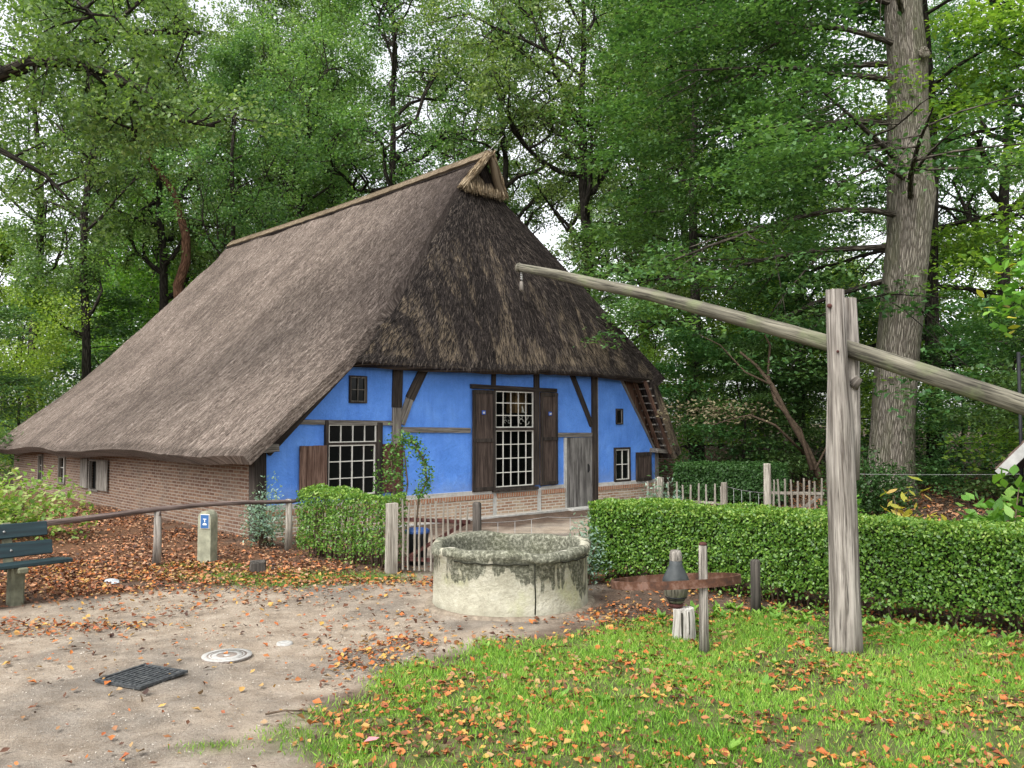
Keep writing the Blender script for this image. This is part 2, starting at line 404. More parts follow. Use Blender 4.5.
WINS = [(1.71, 2.03, 2.40, 2.85), (1.25, 2.28, 1.64, 1.975), (1.25, 2.26, .675, 1.60), (5.32, 6.46, .625, 2.69), (9.37, 9.57, 1.99, 2.33), (9.31, 9.83, .60, 1.345)]
outer = [(0, 0), (10.92, 0), (10.92, 1.26), (9.40, 3.34), (1.74, 3.34), (.02, 1.50)]
def wall_with_holes(outline, holes, depth=.16):
    mb = MB(); rvs = []
    loops = [[Vector((x, z, 0)) for x, z in outline]] + [[Vector(p) for p in ((a, c, 0), (a, d, 0), (b, d, 0), (b, c, 0))] for a, b, c, d in holes]
    tris = tessellate_polygon(loops)
    flat = [p for l in loops for p in l]
    vs = [(p.x, 0, p.y) for p in flat]; fs = []
    for t in tris:
        a, b, c = [flat[i] for i in t]
        cr = (b.x - a.x) * (c.y - a.y) - (b.y - a.y) * (c.x - a.x)
        fs.append(tuple(t) if cr > 0 else tuple(t[::-1]))
    mb.add(vs, fs)
    for l in loops:
        n = len(l); rv = MB()
        if l is not loops[0]: rvs.append(rv)
        for i in range(n):
            p, q = l[i], l[(i + 1) % n]
            (mb if l is loops[0] else rv).add([(p.x, 0, p.y), (q.x, 0, q.y), (q.x, depth, q.y), (p.x, depth, p.y)], [(0, 1, 2, 3)])
    return mb, rvs
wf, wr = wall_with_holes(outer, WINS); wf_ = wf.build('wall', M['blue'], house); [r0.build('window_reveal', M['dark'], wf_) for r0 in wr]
# side and rear brick walls
mb = MB()
SW = [(8.56, 9.14, .37, 1.06), (11.2, 11.75, .40, 1.06), (13.35, 13.75, .36, 1.06)]
x = 0
def sidewall():
    m = MB(); L_ = 16.6; loops = [[(0, 0), (L_, 0), (L_, 1.5), (0, 1.62)]] + [[(a, c), (a, d), (b, d), (b, c)] for a, b, c, d in SW]
    lv = [[Vector((p[0], p[1], 0)) for p in l] for l in loops]; flat = [p for l in lv for p in l]
    m.add([(0, p.x, p.y) for p in flat], [tuple(t) for t in tessellate_polygon(lv)])
    for l in lv[1:]:
        for i in range(4):
            p, q = l[i], l[(i + 1) % 4]; m.add([(0, p.x, p.y), (0, q.x, q.y), (.2, q.x, q.y), (.2, p.x, p.y)], [(0, 1, 2, 3)])
    m.add([(0, L_, 0), (12.2, L_, 0), (12.2, L_, 1.4), (0, L_, 1.4)], [(0, 1, 2, 3)])
    m.add([(12.0, .2, 0), (12.0, L_, 0), (12.0, L_, 1.4), (12.0, .2, 1.4)], [(0, 1, 2, 3)])
    return m
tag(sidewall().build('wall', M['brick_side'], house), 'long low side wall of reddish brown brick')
# plinth sections between the posts
for a, b in ((.02, 5.22), (5.34, 6.55), (6.70, 7.46), (8.63, 10.92)):
    mb = MB(); ms = MB(); ml = MB(); top = .50 if a < 8 else .47
    mb.box(((a + b) / 2, -.0, top / 2 - .05), (b - a, .11, top + .1 - .09))
    ms.box(((a + b) / 2, -.004, top - .045), (b - a, .13, .09), jit=.004)
    ml.box(((a + b) / 2, .0, top + .04), (b - a - .01, .07, .085), jit=.012)
    pl = mb.build('plinth', M['brick'], house)
    ms.build('rowlock_course', M['soldier'], pl)
    ml.build('sill_beam', M['lime'], house)
mb = MB(); mb.box((7.99, -.12, .012), (1.1, .4, .06), bev=.01); mb.build('doorstep', M['lime'], house)
mb = MB(); mb.box((4.6, -.05, -.0), (5.6, .28, .07), jit=.008); mb.build('footing', M['lime'], house)
# timber framing of the front
def timber(pts, wd, mat, dp=.07, y=-.012, name='timber_post', jit=.008):
    m = MB()
    for p, q in zip(pts[:-1], pts[1:]):
        m.beam((p[0], y, p[1]), (q[0], y, q[1]), wd, dp, jit=jit)
    return m.build(name, M[mat], house)
timber([(2.77, 3.16), (2.75, 2.30)], .21, 'timber_dark'); timber([(2.75, 2.30), (2.74, .56)], .19, 'timber')  # upper length darker: soot and shade painted into the wood
timber([(3.46, 3.16), (3.05, 2.47)], .20, 'timber_dark', dp=.062, name='brace'); timber([(3.05, 2.47), (2.86, 1.98)], .17, 'timber', dp=.062, name='brace')  # top of the brace likewise carries painted shade and soot
timber([(.68, 2.02), (2.64, 2.00)], .085, 'timber', dp=.058, name='rail')
timber([(2.86, 1.87), (4.62, 1.845)], .10, 'timber', dp=.05, name='rail')
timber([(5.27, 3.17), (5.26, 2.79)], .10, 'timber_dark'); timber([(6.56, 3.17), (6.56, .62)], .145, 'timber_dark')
timber([(5.28, .53), (5.28, -.05)], .12, 'lime'); timber([(6.62, .55), (6.62, -.05)], .12, 'lime'); timber([(7.50, 1.66), (7.50, -.05)], .065, 'lime')
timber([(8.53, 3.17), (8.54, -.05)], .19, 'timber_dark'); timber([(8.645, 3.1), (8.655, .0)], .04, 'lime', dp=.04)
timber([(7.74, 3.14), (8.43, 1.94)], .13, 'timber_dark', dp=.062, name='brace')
timber([(7.24, 1.725), (8.43, 1.715)], .10, 'timber', dp=.064, name='rail')
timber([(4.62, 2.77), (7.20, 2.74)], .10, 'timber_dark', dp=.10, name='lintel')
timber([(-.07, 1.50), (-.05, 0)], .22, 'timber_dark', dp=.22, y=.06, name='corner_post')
timber([(10.97, 1.25), (10.99, 0)], .12, 'timber', dp=.16, y=.05, name='corner_post')
timber([(-.28, 1.56), (.20, 1.58)], .13, 'timber', dp=.16, y=-.11, name='beam_end')
timber([(10.70, 1.30), (11.10, 1.27)], .10, 'timber', dp=.3, y=-.12, name='beam_end')
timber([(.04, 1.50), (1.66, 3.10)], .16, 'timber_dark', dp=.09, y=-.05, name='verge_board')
timber([(9.47, 3.18), (10.94, 1.24)], .05, 'timber', dp=.07, y=-.02, name='verge_board')

def window(a, b, c, d, cols, rows, fw=.05, bar=.018, mat='timber_dark', pane='pane', sash=.022, inset=-.012, y0=0.0, barmat='white'):
    f = MB()
    for (x0, x1, z0, z1) in ((a - fw, a, c - fw, d + fw), (b, b + fw, c - fw, d + fw)): f.box(((x0 + x1) / 2, y0 + .005, (z0 + z1) / 2), (x1 - x0, .09, z1 - z0), jit=.002)
    for (z0, z1) in ((c - fw, c), (d, d + fw)): f.box(((a + b) / 2, y0 + .007, (z0 + z1) / 2), (b - a - .002, .085, z1 - z0), jit=.002)
    fo = f.build('window', M[mat], house)
    s = MB(); ys = y0 + inset; t = .026
    for x_ in (a + sash / 2, b - sash / 2): s.box((x_, ys, (c + d) / 2), (sash, t, d - c))
    for z_ in (c + sash / 2, d - sash / 2): s.box(((a + b) / 2, ys - .002, z_), (b - a - .002, t, sash))
    for i in range(1, cols): s.box((a + (b - a) * i / cols, ys - .004, (c + d) / 2), (bar, .02, d - c - .004), jit=.002)
    for j in range(1, rows): s.box(((a + b) / 2, ys + .003, c + (d - c) * j / rows + random.uniform(-.006, .006)), (b - a - .004, .02, bar), jit=.002)
    s.build('glazing_bars', M[barmat], fo)
    p = MB(); p.add([(a, ys + .016, c), (b, ys + .016, c), (b, ys + .016, d), (a, ys + .016, d)], [(0, 1, 2, 3)])
    p.build('pane', M[pane], fo)
    return fo
random.seed(5)
window(*WINS[0], 2, 2, fw=.03, bar=.014, sash=.014, barmat='timber')
window(*WINS[1], 4, 1, fw=.035)
window(*WINS[2], 4, 3, fw=.045)
f = MB(); f.box((1.20, -.02, 1.35), (.06, .08, 1.40)); f.build('window_post', M['timber_dark'], house)
f = MB(); f.box((2.345, -.02, 1.33), (.115, .085, 1.36)); f.build('window_post', M['timber_dark'], house)
w1 = window(5.32, 6.46, 1.90, 2.69, 5, 3, fw=.03, bar=.017, pane='pane_clear')
window(5.32, 6.46, .625, 1.84, 5, 4, fw=.03, bar=.017, pane='pane_clear')
f = MB(); f.box((5.89, -.008, 1.87), (1.14, .1, .05)); f.build('transom', M['timber_dark'], house)
f = MB(); f.box((5.89, -.03, .56), (1.35, .14, .06), jit=.004); f.build('window_sill', M['timber_dark'], house)
window(*WINS[4], 1, 1, fw=.025, sash=.012, barmat='timber')
window(*WINS[5], 2, 2, fw=.05, bar=.02)
# room seen through the tall window
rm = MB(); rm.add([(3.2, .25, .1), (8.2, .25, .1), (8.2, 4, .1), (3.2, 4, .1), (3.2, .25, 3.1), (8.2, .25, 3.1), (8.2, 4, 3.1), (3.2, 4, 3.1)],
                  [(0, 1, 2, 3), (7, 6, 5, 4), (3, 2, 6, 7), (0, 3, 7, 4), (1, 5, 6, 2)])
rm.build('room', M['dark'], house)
cu = MB(); cu.box((6.85, .62, 2.48), (.95, .3, .50), bev=.01); cu.build('cupboard', M['tan'], house)
orn = MB()
def scroll(cx, cz, r, a0, a1, y=.04, w_=.008):
    orn.tube([(cx + r * (1 - .35 * k / 10) * math.cos(a0 + (a1 - a0) * k / 10), y, cz + r * (1 - .35 * k / 10) * math.sin(a0 + (a1 - a0) * k / 10)) for k in range(11)], w_, 5)
for cx, s in ((6.14, 1), (6.32, -1), (5.66, 1), (5.78, -1)):
    k = 1 if cx > 6 else .6
    scroll(cx, 2.03, .07 * k, 0, 5 * s, w_=.011 * k); scroll(cx, 2.13, .05 * k, 3, 3 + 4.5 * s, w_=.009 * k)
orn.tube([(6.18, .04, 2.23), (6.20, .04, 2.29), (6.17, .04, 2.36), (6.19, .04, 2.385)], [.03, .022, .014, .008], 6); orn.tube([(6.2, .04, 2.25), (6.30, .04, 2.22)], [.02, .012], 6)
orn.tube([(5.5, .04, 1.83), (6.4, .04, 1.83)], .004, 4)
orn.build('window_ornament', M['white'], house)

def shutter(a, b, c, d, mat, planks=3, rails=(0, 1), y=-.055, plate=None, frame=False):
    m = MB(); n = planks; g = .004
    for i in range(n):
        x0 = a + (b - a) * i / n + g / 2; x1 = a + (b - a) * (i + 1) / n - g / 2
        m.box(((x0 + x1) / 2, y, (c + d) / 2 + random.uniform(-.005, .005)), (x1 - x0, .03, d - c), jit=.003)
    so_ = m.build('shutter', M[mat], house)
    r = MB()
    for q in rails:
        z = c + .05 + (d - c - .10) * q; r.box(((a + b) / 2, y - .024, z), (b - a, .02, .075), jit=.003)
    if frame:
        for x_ in (a + .035, b - .035): r.box((x_, y - .022, (c + d) / 2), (.06, .018, d - c - .01))
    if rails: r.build('batten', M['timber_dark'] if frame else M[mat], so_)
    if plate:
        p = MB(); p.box((plate[0], y - .032, plate[1]), (.10, .012, .085), bev=.004); po = p.build('plate', M['plate_blue'], so_)
        q = MB(); px, pz = plate
        for dx, dz, sx, sz in ((-.018, .0, .014, .04), (.002, -.006, .014, .028), (.02, .004, .014, .036), (0, -.018, .05, .01)): q.box((px + dx, y - .04, pz + dz), (sx, .006, sz))
        q.build('plate_mark', M['white'], po)
    return so_
M['plate_blue'] = plain('blue_enamel', (.03, .10, .42), .4, .4, var=.05)
shutter(.66, 1.20, .70, 1.60, 'shutter_brown', 4, ())
shutter(2.41, 2.88, .68, 1.60, 'shutter_red', 3, ())
shutter(4.65, 5.27, .57, 2.70, 'shutter', 3, (0, .5, 1), plate=(4.93, 2.22), frame=True)
shutter(6.655, 7.20, .60, 2.69, 'shutter', 3, (0, .5, 1), plate=(6.94, 2.21), frame=True)
shutter(10.08, 10.68, .53, 1.26, 'shutter', 2, (0, 1), frame=True)
m = MB()
for i in range(4): m.box((7.54 + .112 + .224 * i, -.01, .80), (.219, .04, 1.72), jit=.003)
dr = m.build('door', M['door'], house)
h = MB(); h.tube([(8.28, -.05, .85), (8.28, -.08, .88), (8.28, -.08, .98), (8.28, -.05, 1.01)], .01, 6); h.box((8.28, -.035, .93), (.03, .01, .2)); h.build('handle', M['iron'], dr)
# side windows
for k, (a, b, c, d) in enumerate(SW):
    f = MB()
    for yy in (a, b): f.box((.0, yy, (c + d) / 2), (.07, .06, d - c + .08))
    f.box((.002, (a + b) / 2, c - .02), (.075, b - a, .04)); f.box((.002, (a + b) / 2, d + .02), (.075, b - a, .04))
    fo = f.build('window', M['timber'], house)
    p = MB(); p.add([(.06, a, c), (.06, b, c), (.06, b, d), (.06, a, d)], [(3, 2, 1, 0)]); p.build('pane', M['pane'], fo)
    if k:
        p = MB(); p.box((.03, (a + b) / 2, (c + d) / 2), (.02, .025, d - c)); p.box((.03, (a + b) / 2, c + (d - c) * .6), (.018, b - a, .02)); p.build('glazing_bars', M['white'], fo)
for a, b in ((7.72, 8.50), (9.2, 9.75)):
    m = MB()
    for i in range(3): m.box((-.05, a + (b - a) * (i + .5) / 3, .74), (.03, (b - a) / 3 - .006, .72), jit=.003)
    m.build('shutter', M['timber'], house)

# --- roof
def prof(pts, z): 
    zs = [p[0] for p in pts]; return float(np.interp(z, zs, [p[1] for p in pts]))
LP = [(1.40, -.60), (2.1, .20), (3.0, 1.24), (4.2, 2.52), (7.45, 5.50), (8.25, 6.15)]
RPp = [(1.20, 11.85), (3.05, 10.85), (7.45, 6.75), (8.25, 6.15)]
RPv = [(1.20, 11.39), (2.2, 10.86), (3.0, 10.36), (3.05, 10.85), (7.45, 6.75), (8.25, 6.15)]
def tfront(z): return float(np.interp(z, [0, 3.02, 5.0, 7.45, 8.25], [-.5, -.5, .30, 1.45, 1.30]))
def wob(s, t, k=1.0): return (float(fbm(s * .9 + 5, t * .9 + 3, 3)) - .5) * .14 * k
def slab(rows, th, mb, suvs, closed_rim=True):
    """rows: grid of outer points; builds a slab th thick below it"""
    g = np.array(rows); nr, nc = g.shape[:2]
    du = np.gradient(g, axis=1); dv = np.gradient(g, axis=0); n = np.cross(du, dv); n /= (np.linalg.norm(n, axis=2, keepdims=True) + 1e-9)
    if n[..., 2].mean() < 0: n = -n
    inner = g - n * th
    vs = [tuple(p) for r in g for p in r] + [tuple(p) for r in inner for p in r]
    at = [tuple(a) for r in suvs for a in r]; at2 = [(a[0], a[1], .3) for a in at]
    N_ = nr * nc; fs = []
    for i in range(nr - 1):
        for j in range(nc - 1):
            a = i * nc + j; fs.append((a, a + 1, a + nc + 1, a + nc)); fs.append((N_ + a, N_ + a + nc, N_ + a + nc + 1, N_ + a + 1))
    mb.add(vs, fs, True, at + at2)
    rim = [(0, j, 0, j + 1) for j in range(nc - 1)] + [(nr - 1, j, nr - 1, j + 1) for j in range(nc - 1)] + [(i, 0, i + 1, 0) for i in range(nr - 1)] + [(i, nc - 1, i + 1, nc - 1) for i in range(nr - 1)]
    for i, j, k, l in rim:
        a = tuple(g[i, j]); b = tuple(g[k, l]); c = tuple(inner[k, l]); d = tuple(inner[i, j])
        x0 = suvs[i][j]; x1 = suvs[k][l]
        mb.add([a, b, c, d], [(0, 1, 2, 3)], False, [(x0[0], x0[1], 0), (x1[0], x1[1], 0), (x1[0] * 1.7, x1[1] + .02, .5), (x0[0] * 1.7, x0[1] + .02, .5)])
    return g, n
roofL = MB(); NR, NCc = 34, 70
rows = []; su = []
for i in range(NR):
    h = i / (NR - 1); r = []; q = []
    for j in range(NCc):
        u_ = j / (NCc - 1)
        zf = 1.40 + h * 6.85; tf = tfront(zf); tb = 17.0 - 2.3 * h
        t = tf + (tb - tf) * u_
        sag = .22 * (u_) * (1 - h) + .05 * math.sin(t * .9) * (1 - h) * min(1, u_ * 6)
        s_ = prof(LP, zf); wv = wob(h * 8, t) * min(1, 8 * u_)
        ridge_sag = .06 * math.sin(math.pi * u_) * h
        r.append((s_ - wv * .5, t + (wob(h * 30, 7, .7) if 0 < i < NR - 1 and u_ < .05 else 0), zf + .07 - sag - ridge_sag + wv * .6)); q.append((t, h * 9.3, t - tf))
    rows.append(r); su.append(q)
gL, nL = slab(rows, .20, roofL, su)
roofR = MB(); rows = []; su = []
for i in range(NR):
    h = i / (NR - 1); r = []; q = []
    for j in range(NCc):
        u_ = j / (NCc - 1); zf = 1.20 + h * 7.05; tf = tfront(zf); tb = 17.0 - 2.3 * h; t = tf + (tb - tf) * u_
        b = float(sstep(0, 1, (t - tf) / 1.6)); s_ = prof(RPv, zf) * (1 - b) + prof(RPp, zf) * b
        r.append((s_, t, zf + wob(h * 8, t + 30) * .5)); q.append((t, h * 9.3, 0))
    rows.append(r); su.append(q)
gR, nR = slab(rows, .27, roofR, su)
roofF = MB(); rows = []; su = []; NF = 26; MF = 40
for i in range(NF):
    h = i / (NF - 1); z = 3.15 + h * (7.45 - 3.15); r = []; q = []
    sl_ = prof(LP, z); sr = prof(RPp, z)
    for j in range(MF):
        u_ = j / (MF - 1); s_ = sl_ + (sr - sl_) * u_
        bul = .10 * math.sin(math.pi * u_) ** .5 * math.sin(math.pi * min(1, h + .12))
        droop = (.05 * math.sin(u_ * 7) + .04 * u_) * (1 - h)
        edge = (abs(2 * u_ - 1) ** 6) * .10
        r.append((s_, tfront(z) - .03 - bul + edge + wob(s_ + 50, z * 2, .5), z - droop + (wob(s_ * 3, 90, .25) if i == 0 else 0))); q.append((s_, h * 4.8, 0))
    rows.append(r); su.append(q)
gF, nF = slab(rows, .26, roofF, su)
roofB = MB(); rows = []; su = []
for i in range(10):
    h = i / 9; z = 1.2 + h * 7.0; r = []; q = []
    for j in range(14):
        u_ = j / 13; sl_ = prof(LP, 1.4 + h * 6.85); sr = prof(RPp, 1.2 + h * 7.05)
        r.append((sl_ + (sr - sl_) * u_, 17.05 - 2.3 * h, z)); q.append((u_ * 12, h * 8, 0))
    rows.append(r); su.append(q)
slab(rows, .27, roofB, su)
rf = roofL.build('roof', M['thatch'], house)
tag(rf, 'grey brown thatched roof slopes')
for mb2 in (roofR, roofB): pass
rR = MB(); 
for mm in (roofR, roofB):
    b0 = len(rR.v); rR.v += mm.v; rR.a += mm.a; rR.smooth += mm.smooth; rR.f += [[b0 + i for i in f] for f in mm.f]
rR.build('rear_thatch', M['thatch_dark'], rf)
hipo = roofF.build('hip_thatch', M['thatch_dark'], rf); tag(hipo, 'dark weathered thatch of the front hip')
# loose straw standing proud of the thatch
def straws(name, g, n_, N, mat, parent, seed, L0=.12, L1=.34, W_=.014, edge_bias=0.0, hip=False):
    rs = np.random.RandomState(seed); nr, nc = g.shape[:2]
    fi = rs.rand(N) * (nr - 1.001); fj = rs.rand(N) ** 1.25 * (nc - 1.001)
    k = rs.rand(N) < edge_bias; fi[k] = rs.rand(k.sum()) * .6
    i = fi.astype(int); j = fj.astype(int); a = (fi - i)[:, None]; b = (fj - j)[:, None]
    P = g[i, j] * (1 - a) * (1 - b) + g[i + 1, j] * a * (1 - b) + g[i, j + 1] * (1 - a) * b + g[i + 1, j + 1] * a * b
    down = g[np.maximum(i, 0), j] - g[i + 1, j]; down /= np.linalg.norm(down, axis=1, keepdims=True)
    nn = n_[i, j]; D = down + nn * rs.uniform(.0, .2, (N, 1)) + rs.randn(N, 3) * .16
    L = rs.uniform(L0, L1, N)
    q = np.clip(rs.rand(N) * .8 + .25 * (fbm(P[:, 0] * 1.2, P[:, 1] * 1.2) - .4), 0, 1)
    if hip: q = q * (1 - (1 - sstep(.2, 3.6, fj / (nc - 1) * 16 + (fbm(P[:, 0] * .9, P[:, 1] * .9 + 5) - .5) * 5)) * sstep(.15, .45, fi / (nr - 1)) * .85)
    return leafmesh(name, P + nn * .012, D, nn, L, W_, mat, parent, rnd=q, fold=.0)
straws('loose_straw', gL, nL, 42000, M['sliver'], rf, 3, .08, .24, .011, edge_bias=.05, hip=True)
straws('loose_straw', gF, nF, 16000, M['sliver_dark'], hipo, 4, edge_bias=.09)
# pale ridge cap and the triangular gablet
rc = MB(); rows = []; su = []
for i in range(5):
    k = i / 4; r = []; q = []
    for j in range(60):
        u_ = j / 59; t = 1.15 + 13.6 * u_; zr = 8.42 - .06 * math.sin(math.pi * u_)
        wd_ = .52 + .10 * math.sin(j * 1.7) * (1 - k) if i == 0 else 0
        x_ = 6.15 - (1 - k) * (.20 + .012 * math.sin(j * 2.3)); z_ = zr - (1 - k) * (.24 + .014 * math.sin(j * 2.3)) - .02 * k * k
        r.append((x_, t, z_)); q.append((t, k * .6, 0))
    rows.append(r); su.append(q)
slab(rows, .06, rc, su)
rows = [[(12.30 - p[0], p[1], p[2]) for p in r] for r in rows]; slab(rows, .06, rc, su)
rc.build('ridge_cap', M['straw'], rf)
gb = MB()
for sx in (-1, 1):
    top = Vector((6.13, 1.08, 8.30)); base = Vector((6.13 + sx * .66, 1.30, 7.42))
    pts = [top + (base - top) * k / 6 + Vector((-sx * .05 * math.sin(k / 6 * math.pi), -.03 * math.sin(k), 0)) for k in range(7)]
    gb.tube(pts, [.045, .055, .06, .065, .07, .075, .06], 10, wob=.12, seed=3, flat=1.9)
gb.tube([(5.55, 1.30, 7.43), (6.1, 1.22, 7.40), (6.7, 1.30, 7.42)], .06, 8, wob=.08)
for k in range(9): gb.tube([(6.13 + (k - 4) * .02, 1.55, 8.1), (6.13 + (k - 4) * .12, 1.34, 7.42)], .045, 6, wob=.1, seed=k)
gbo = gb.build('gablet', M['straw'], rf)
r_ = np.random.RandomState(77); PP = []; DD = []
for sx in (-1, 1):
    tp_ = np.array([6.13, 1.08, 8.30]); bs = np.array([6.13 + sx * .66, 1.30, 7.42]); dr_ = bs - tp_
    for k in range(900):
        a_ = r_.rand() * 6.28; PP.append(tp_ + dr_ * r_.rand() * 1.02 + np.array([math.cos(a_) * .07, math.sin(a_) * .13, 0]) + r_.randn(3) * .008); DD.append(dr_ + r_.randn(3) * .12)
for k in range(700): PP.append(np.array([r_.uniform(5.5, 6.75), 1.22 + r_.randn() * .05, 7.42 + r_.randn() * .035])); DD.append(np.array([.15 * r_.randn(), -.2, -1.0]))
M['sliver_new'] = sliver('loose_new_straw', ((.08, .055, .03), (.28, .21, .13), (.58, .48, .33)))
leafmesh('loose_straw', np.array(PP), np.array(DD), r_.randn(len(PP), 3), r_.uniform(.1, .26, len(PP)), .014, M['sliver_new'], gbo, rs=r_, fold=0)
gd = MB(); gd.add([(5.55, 1.62, 7.4), (6.75, 1.62, 7.4), (6.13, 1.62, 8.2)], [(0, 1, 2)]); gd.build('gablet_recess', M['timber_dark'], rf)
rod = MB(); rod.tube([(6.13, 1.2, 8.3), (6.45, .95, 8.75)], .008, 5); rod.build('lightning_rod', M['metal'], house)
# gable boards closing the gap above the slanting wall edges, rafters and laths under the right verge
ub = MB()
ub.add([(9.40, .06, 3.4), (10.98, .06, 1.2), (11.3, .06, 1.2), (10.3, .06, 3.4)], [(0, 1, 2, 3)])
ub.add([(1.9, .05, 3.18), (9.8, .05, 3.18), (9.8, .05, 3.4), (1.9, .05, 3.4)], [(0, 1, 2, 3)])
ub.build('soffit_board', M['underside'], house)
for y_ in (-.08, -.40):
    rfm = MB(); rfm.beam((10.00, y_, 3.05), (11.05, y_, 1.22), .07, .07, jit=.004)
    rfm.build('rafter', M['underside'], house)
for k in range(11):
    lt = MB(); f_ = k / 10; px = 10.04 + 1.06 * f_; pz = 3.02 - 1.80 * f_
    lt.box((px - .0, -.2, pz + .02), (.035, .6, .035), jit=.003); lt.build('lath', M['timber'], house)

# ------------------------------------------------------------------ ground
LAWN = [(-1.05, 2.0), (-1.08, 4.9), (-1.28, 6.1), (-.78, 7.0), (.05, 7.8), (.85, 8.35), (1.6, 8.7), (2.5, 9.1), (3.15, 8.75), (4.55, 7.8), (6.7, 6.65), (8, 5.6), (8, 2)]
PATH = [(-16, 2.0), (-1.05, 2.0), (-1.08, 4.9), (-1.28, 6.1), (-.78, 7.0), (.05, 7.8), (.95, 8.5), (1.0, 10.2), (.85, 11.3), (2.2, 13.9), (3.6, 19.8), (-1.6, 14.9), (-1.5, 11.4), (-2.6, 10.9), (-4.1, 10.5), (-5.2, 9.3), (-7.5, 8.5), (-16, 8.8)]
LITTER = [(-4.3, 14.4), (-2.9, 13.2), (-2.1, 11.6), (-2.9, 11.2), (-4.0, 10.8), (-5.4, 9.5), (-7.5, 8.6), (-22, 9), (-22, 30), (-15, 26)]
def seg_d(x, y, poly):
    d = np.full(np.shape(x), 1e9); n = len(poly)
    for i in range(n):
        (x1, y1), (x2, y2) = poly[i], poly[(i + 1) % n]; L2 = (x2 - x1) ** 2 + (y2 - y1) ** 2
        t = np.clip(((x - x1) * (x2 - x1) + (y - y1) * (y2 - y1)) / L2, 0, 1)
        d = np.minimum(d, np.hypot(x - x1 - t * (x2 - x1), y - y1 - t * (y2 - y1)))
    return d
def sdf(x, y, poly):
    d = seg_d(x, y, poly); return np.where(inpoly(x, y, poly), d, -d)
def jit2(x, y): return (fbm(x * 2.1, y * 2.1, 4) - .5)
def m_lawn(x, y): return sstep(-.12, .22, sdf(x, y, LAWN) + jit2(x, y) * .9) 
TUFTS = [(-3.3, 11.0, .9, .35), (-2.35, 11.1, .7, .3), (-1.75, 11.0, .35, .2), (-2.9, 10.6, .5, .2), (-1.84, 5.27, .14, .07), (-1.45, 5.5, .16, .12), (-4.15, 11.85, .5, .15), (-1.35, 5.85, .12, .1), (-1.05, 5.3, .3, .25)]
def m_tuft(x, y):
    s_ = 0
    for a, b, rx, ry in TUFTS: s_ = s_ + np.exp(-(((x - a) / rx) ** 2 + ((y - b) / ry) ** 2))
    return np.clip(s_ * 1.1 + jit2(x * 3, y * 3) * .9 * (s_ > .05), 0, 1)
def m_path(x, y): return sstep(-.15, .35, sdf(x, y, PATH) + jit2(x, y) * 1.0)
def m_litter(x, y): return sstep(-.5, .9, sdf(x, y, LITTER) + jit2(x + 9, y) * 2.2)
def gz(x, y):
    return (fbm(x * .6, y * .6, 3) - .5) * .05 + (fbm(x * 4, y * 4, 3) - .5) * .018 + np.clip((np.asarray(y, float) - 15) * .04, 0, 1.0) * np.clip((np.asarray(x, float) - 5.5) / 2.5, 0, 1) * 1.1
gx = np.concatenate([[-500, -200, -90, -50, -32, -24], np.arange(-18, -8, .4), np.arange(-8, 8, .1), np.arange(8, 16, .4), [18, 24, 34, 60, 120, 250, 500]])
gy = np.concatenate([[-300, -60, -20, -6, 0, 2], np.arange(3, 14, .1), np.arange(14, 26, .3), [28, 32, 38, 46, 60, 90, 150, 300, 800]])
X, Y = np.meshgrid(gx, gy); Z = gz(X, Y)
NX, NY = len(gx), len(gy)
cx = (X[:-1, :-1] + X[1:, 1:]) / 2; cy = (Y[:-1, :-1] + Y[1:, 1:]) / 2
isp = (sdf(cx, cy, PATH) + jit2(cx, cy) * .8) > 0
def groundpart(name, mask, mat):
    ii, jj = np.nonzero(mask); a = ii * NX + jj
    F = np.stack([a, a + 1, a + NX + 1, a + NX], 1)
    used, inv = np.unique(F, return_inverse=True); inv = inv.reshape(F.shape)
    V = np.stack([X.ravel(), Y.ravel(), Z.ravel()], 1)[used]
    me = bpy.data.meshes.new(name); me.from_pydata(V.tolist(), [], inv.tolist()); me.polygons.foreach_set('use_smooth', [True] * len(F))
    for nm, fn in (('lawn', lambda x, y: np.clip(m_lawn(x, y) + m_tuft(x, y), 0, 1)), ('path', m_path), ('litter', m_litter)):
        at = me.attributes.new(nm, 'FLOAT', 'POINT'); at.data.foreach_set('value', np.asarray(fn(V[:, 0], V[:, 1]), dtype=np.float32))
    me.materials.append(mat); o = bpy.data.objects.new(name, me); col.objects.link(o); o['kind'] = 'structure'; return o
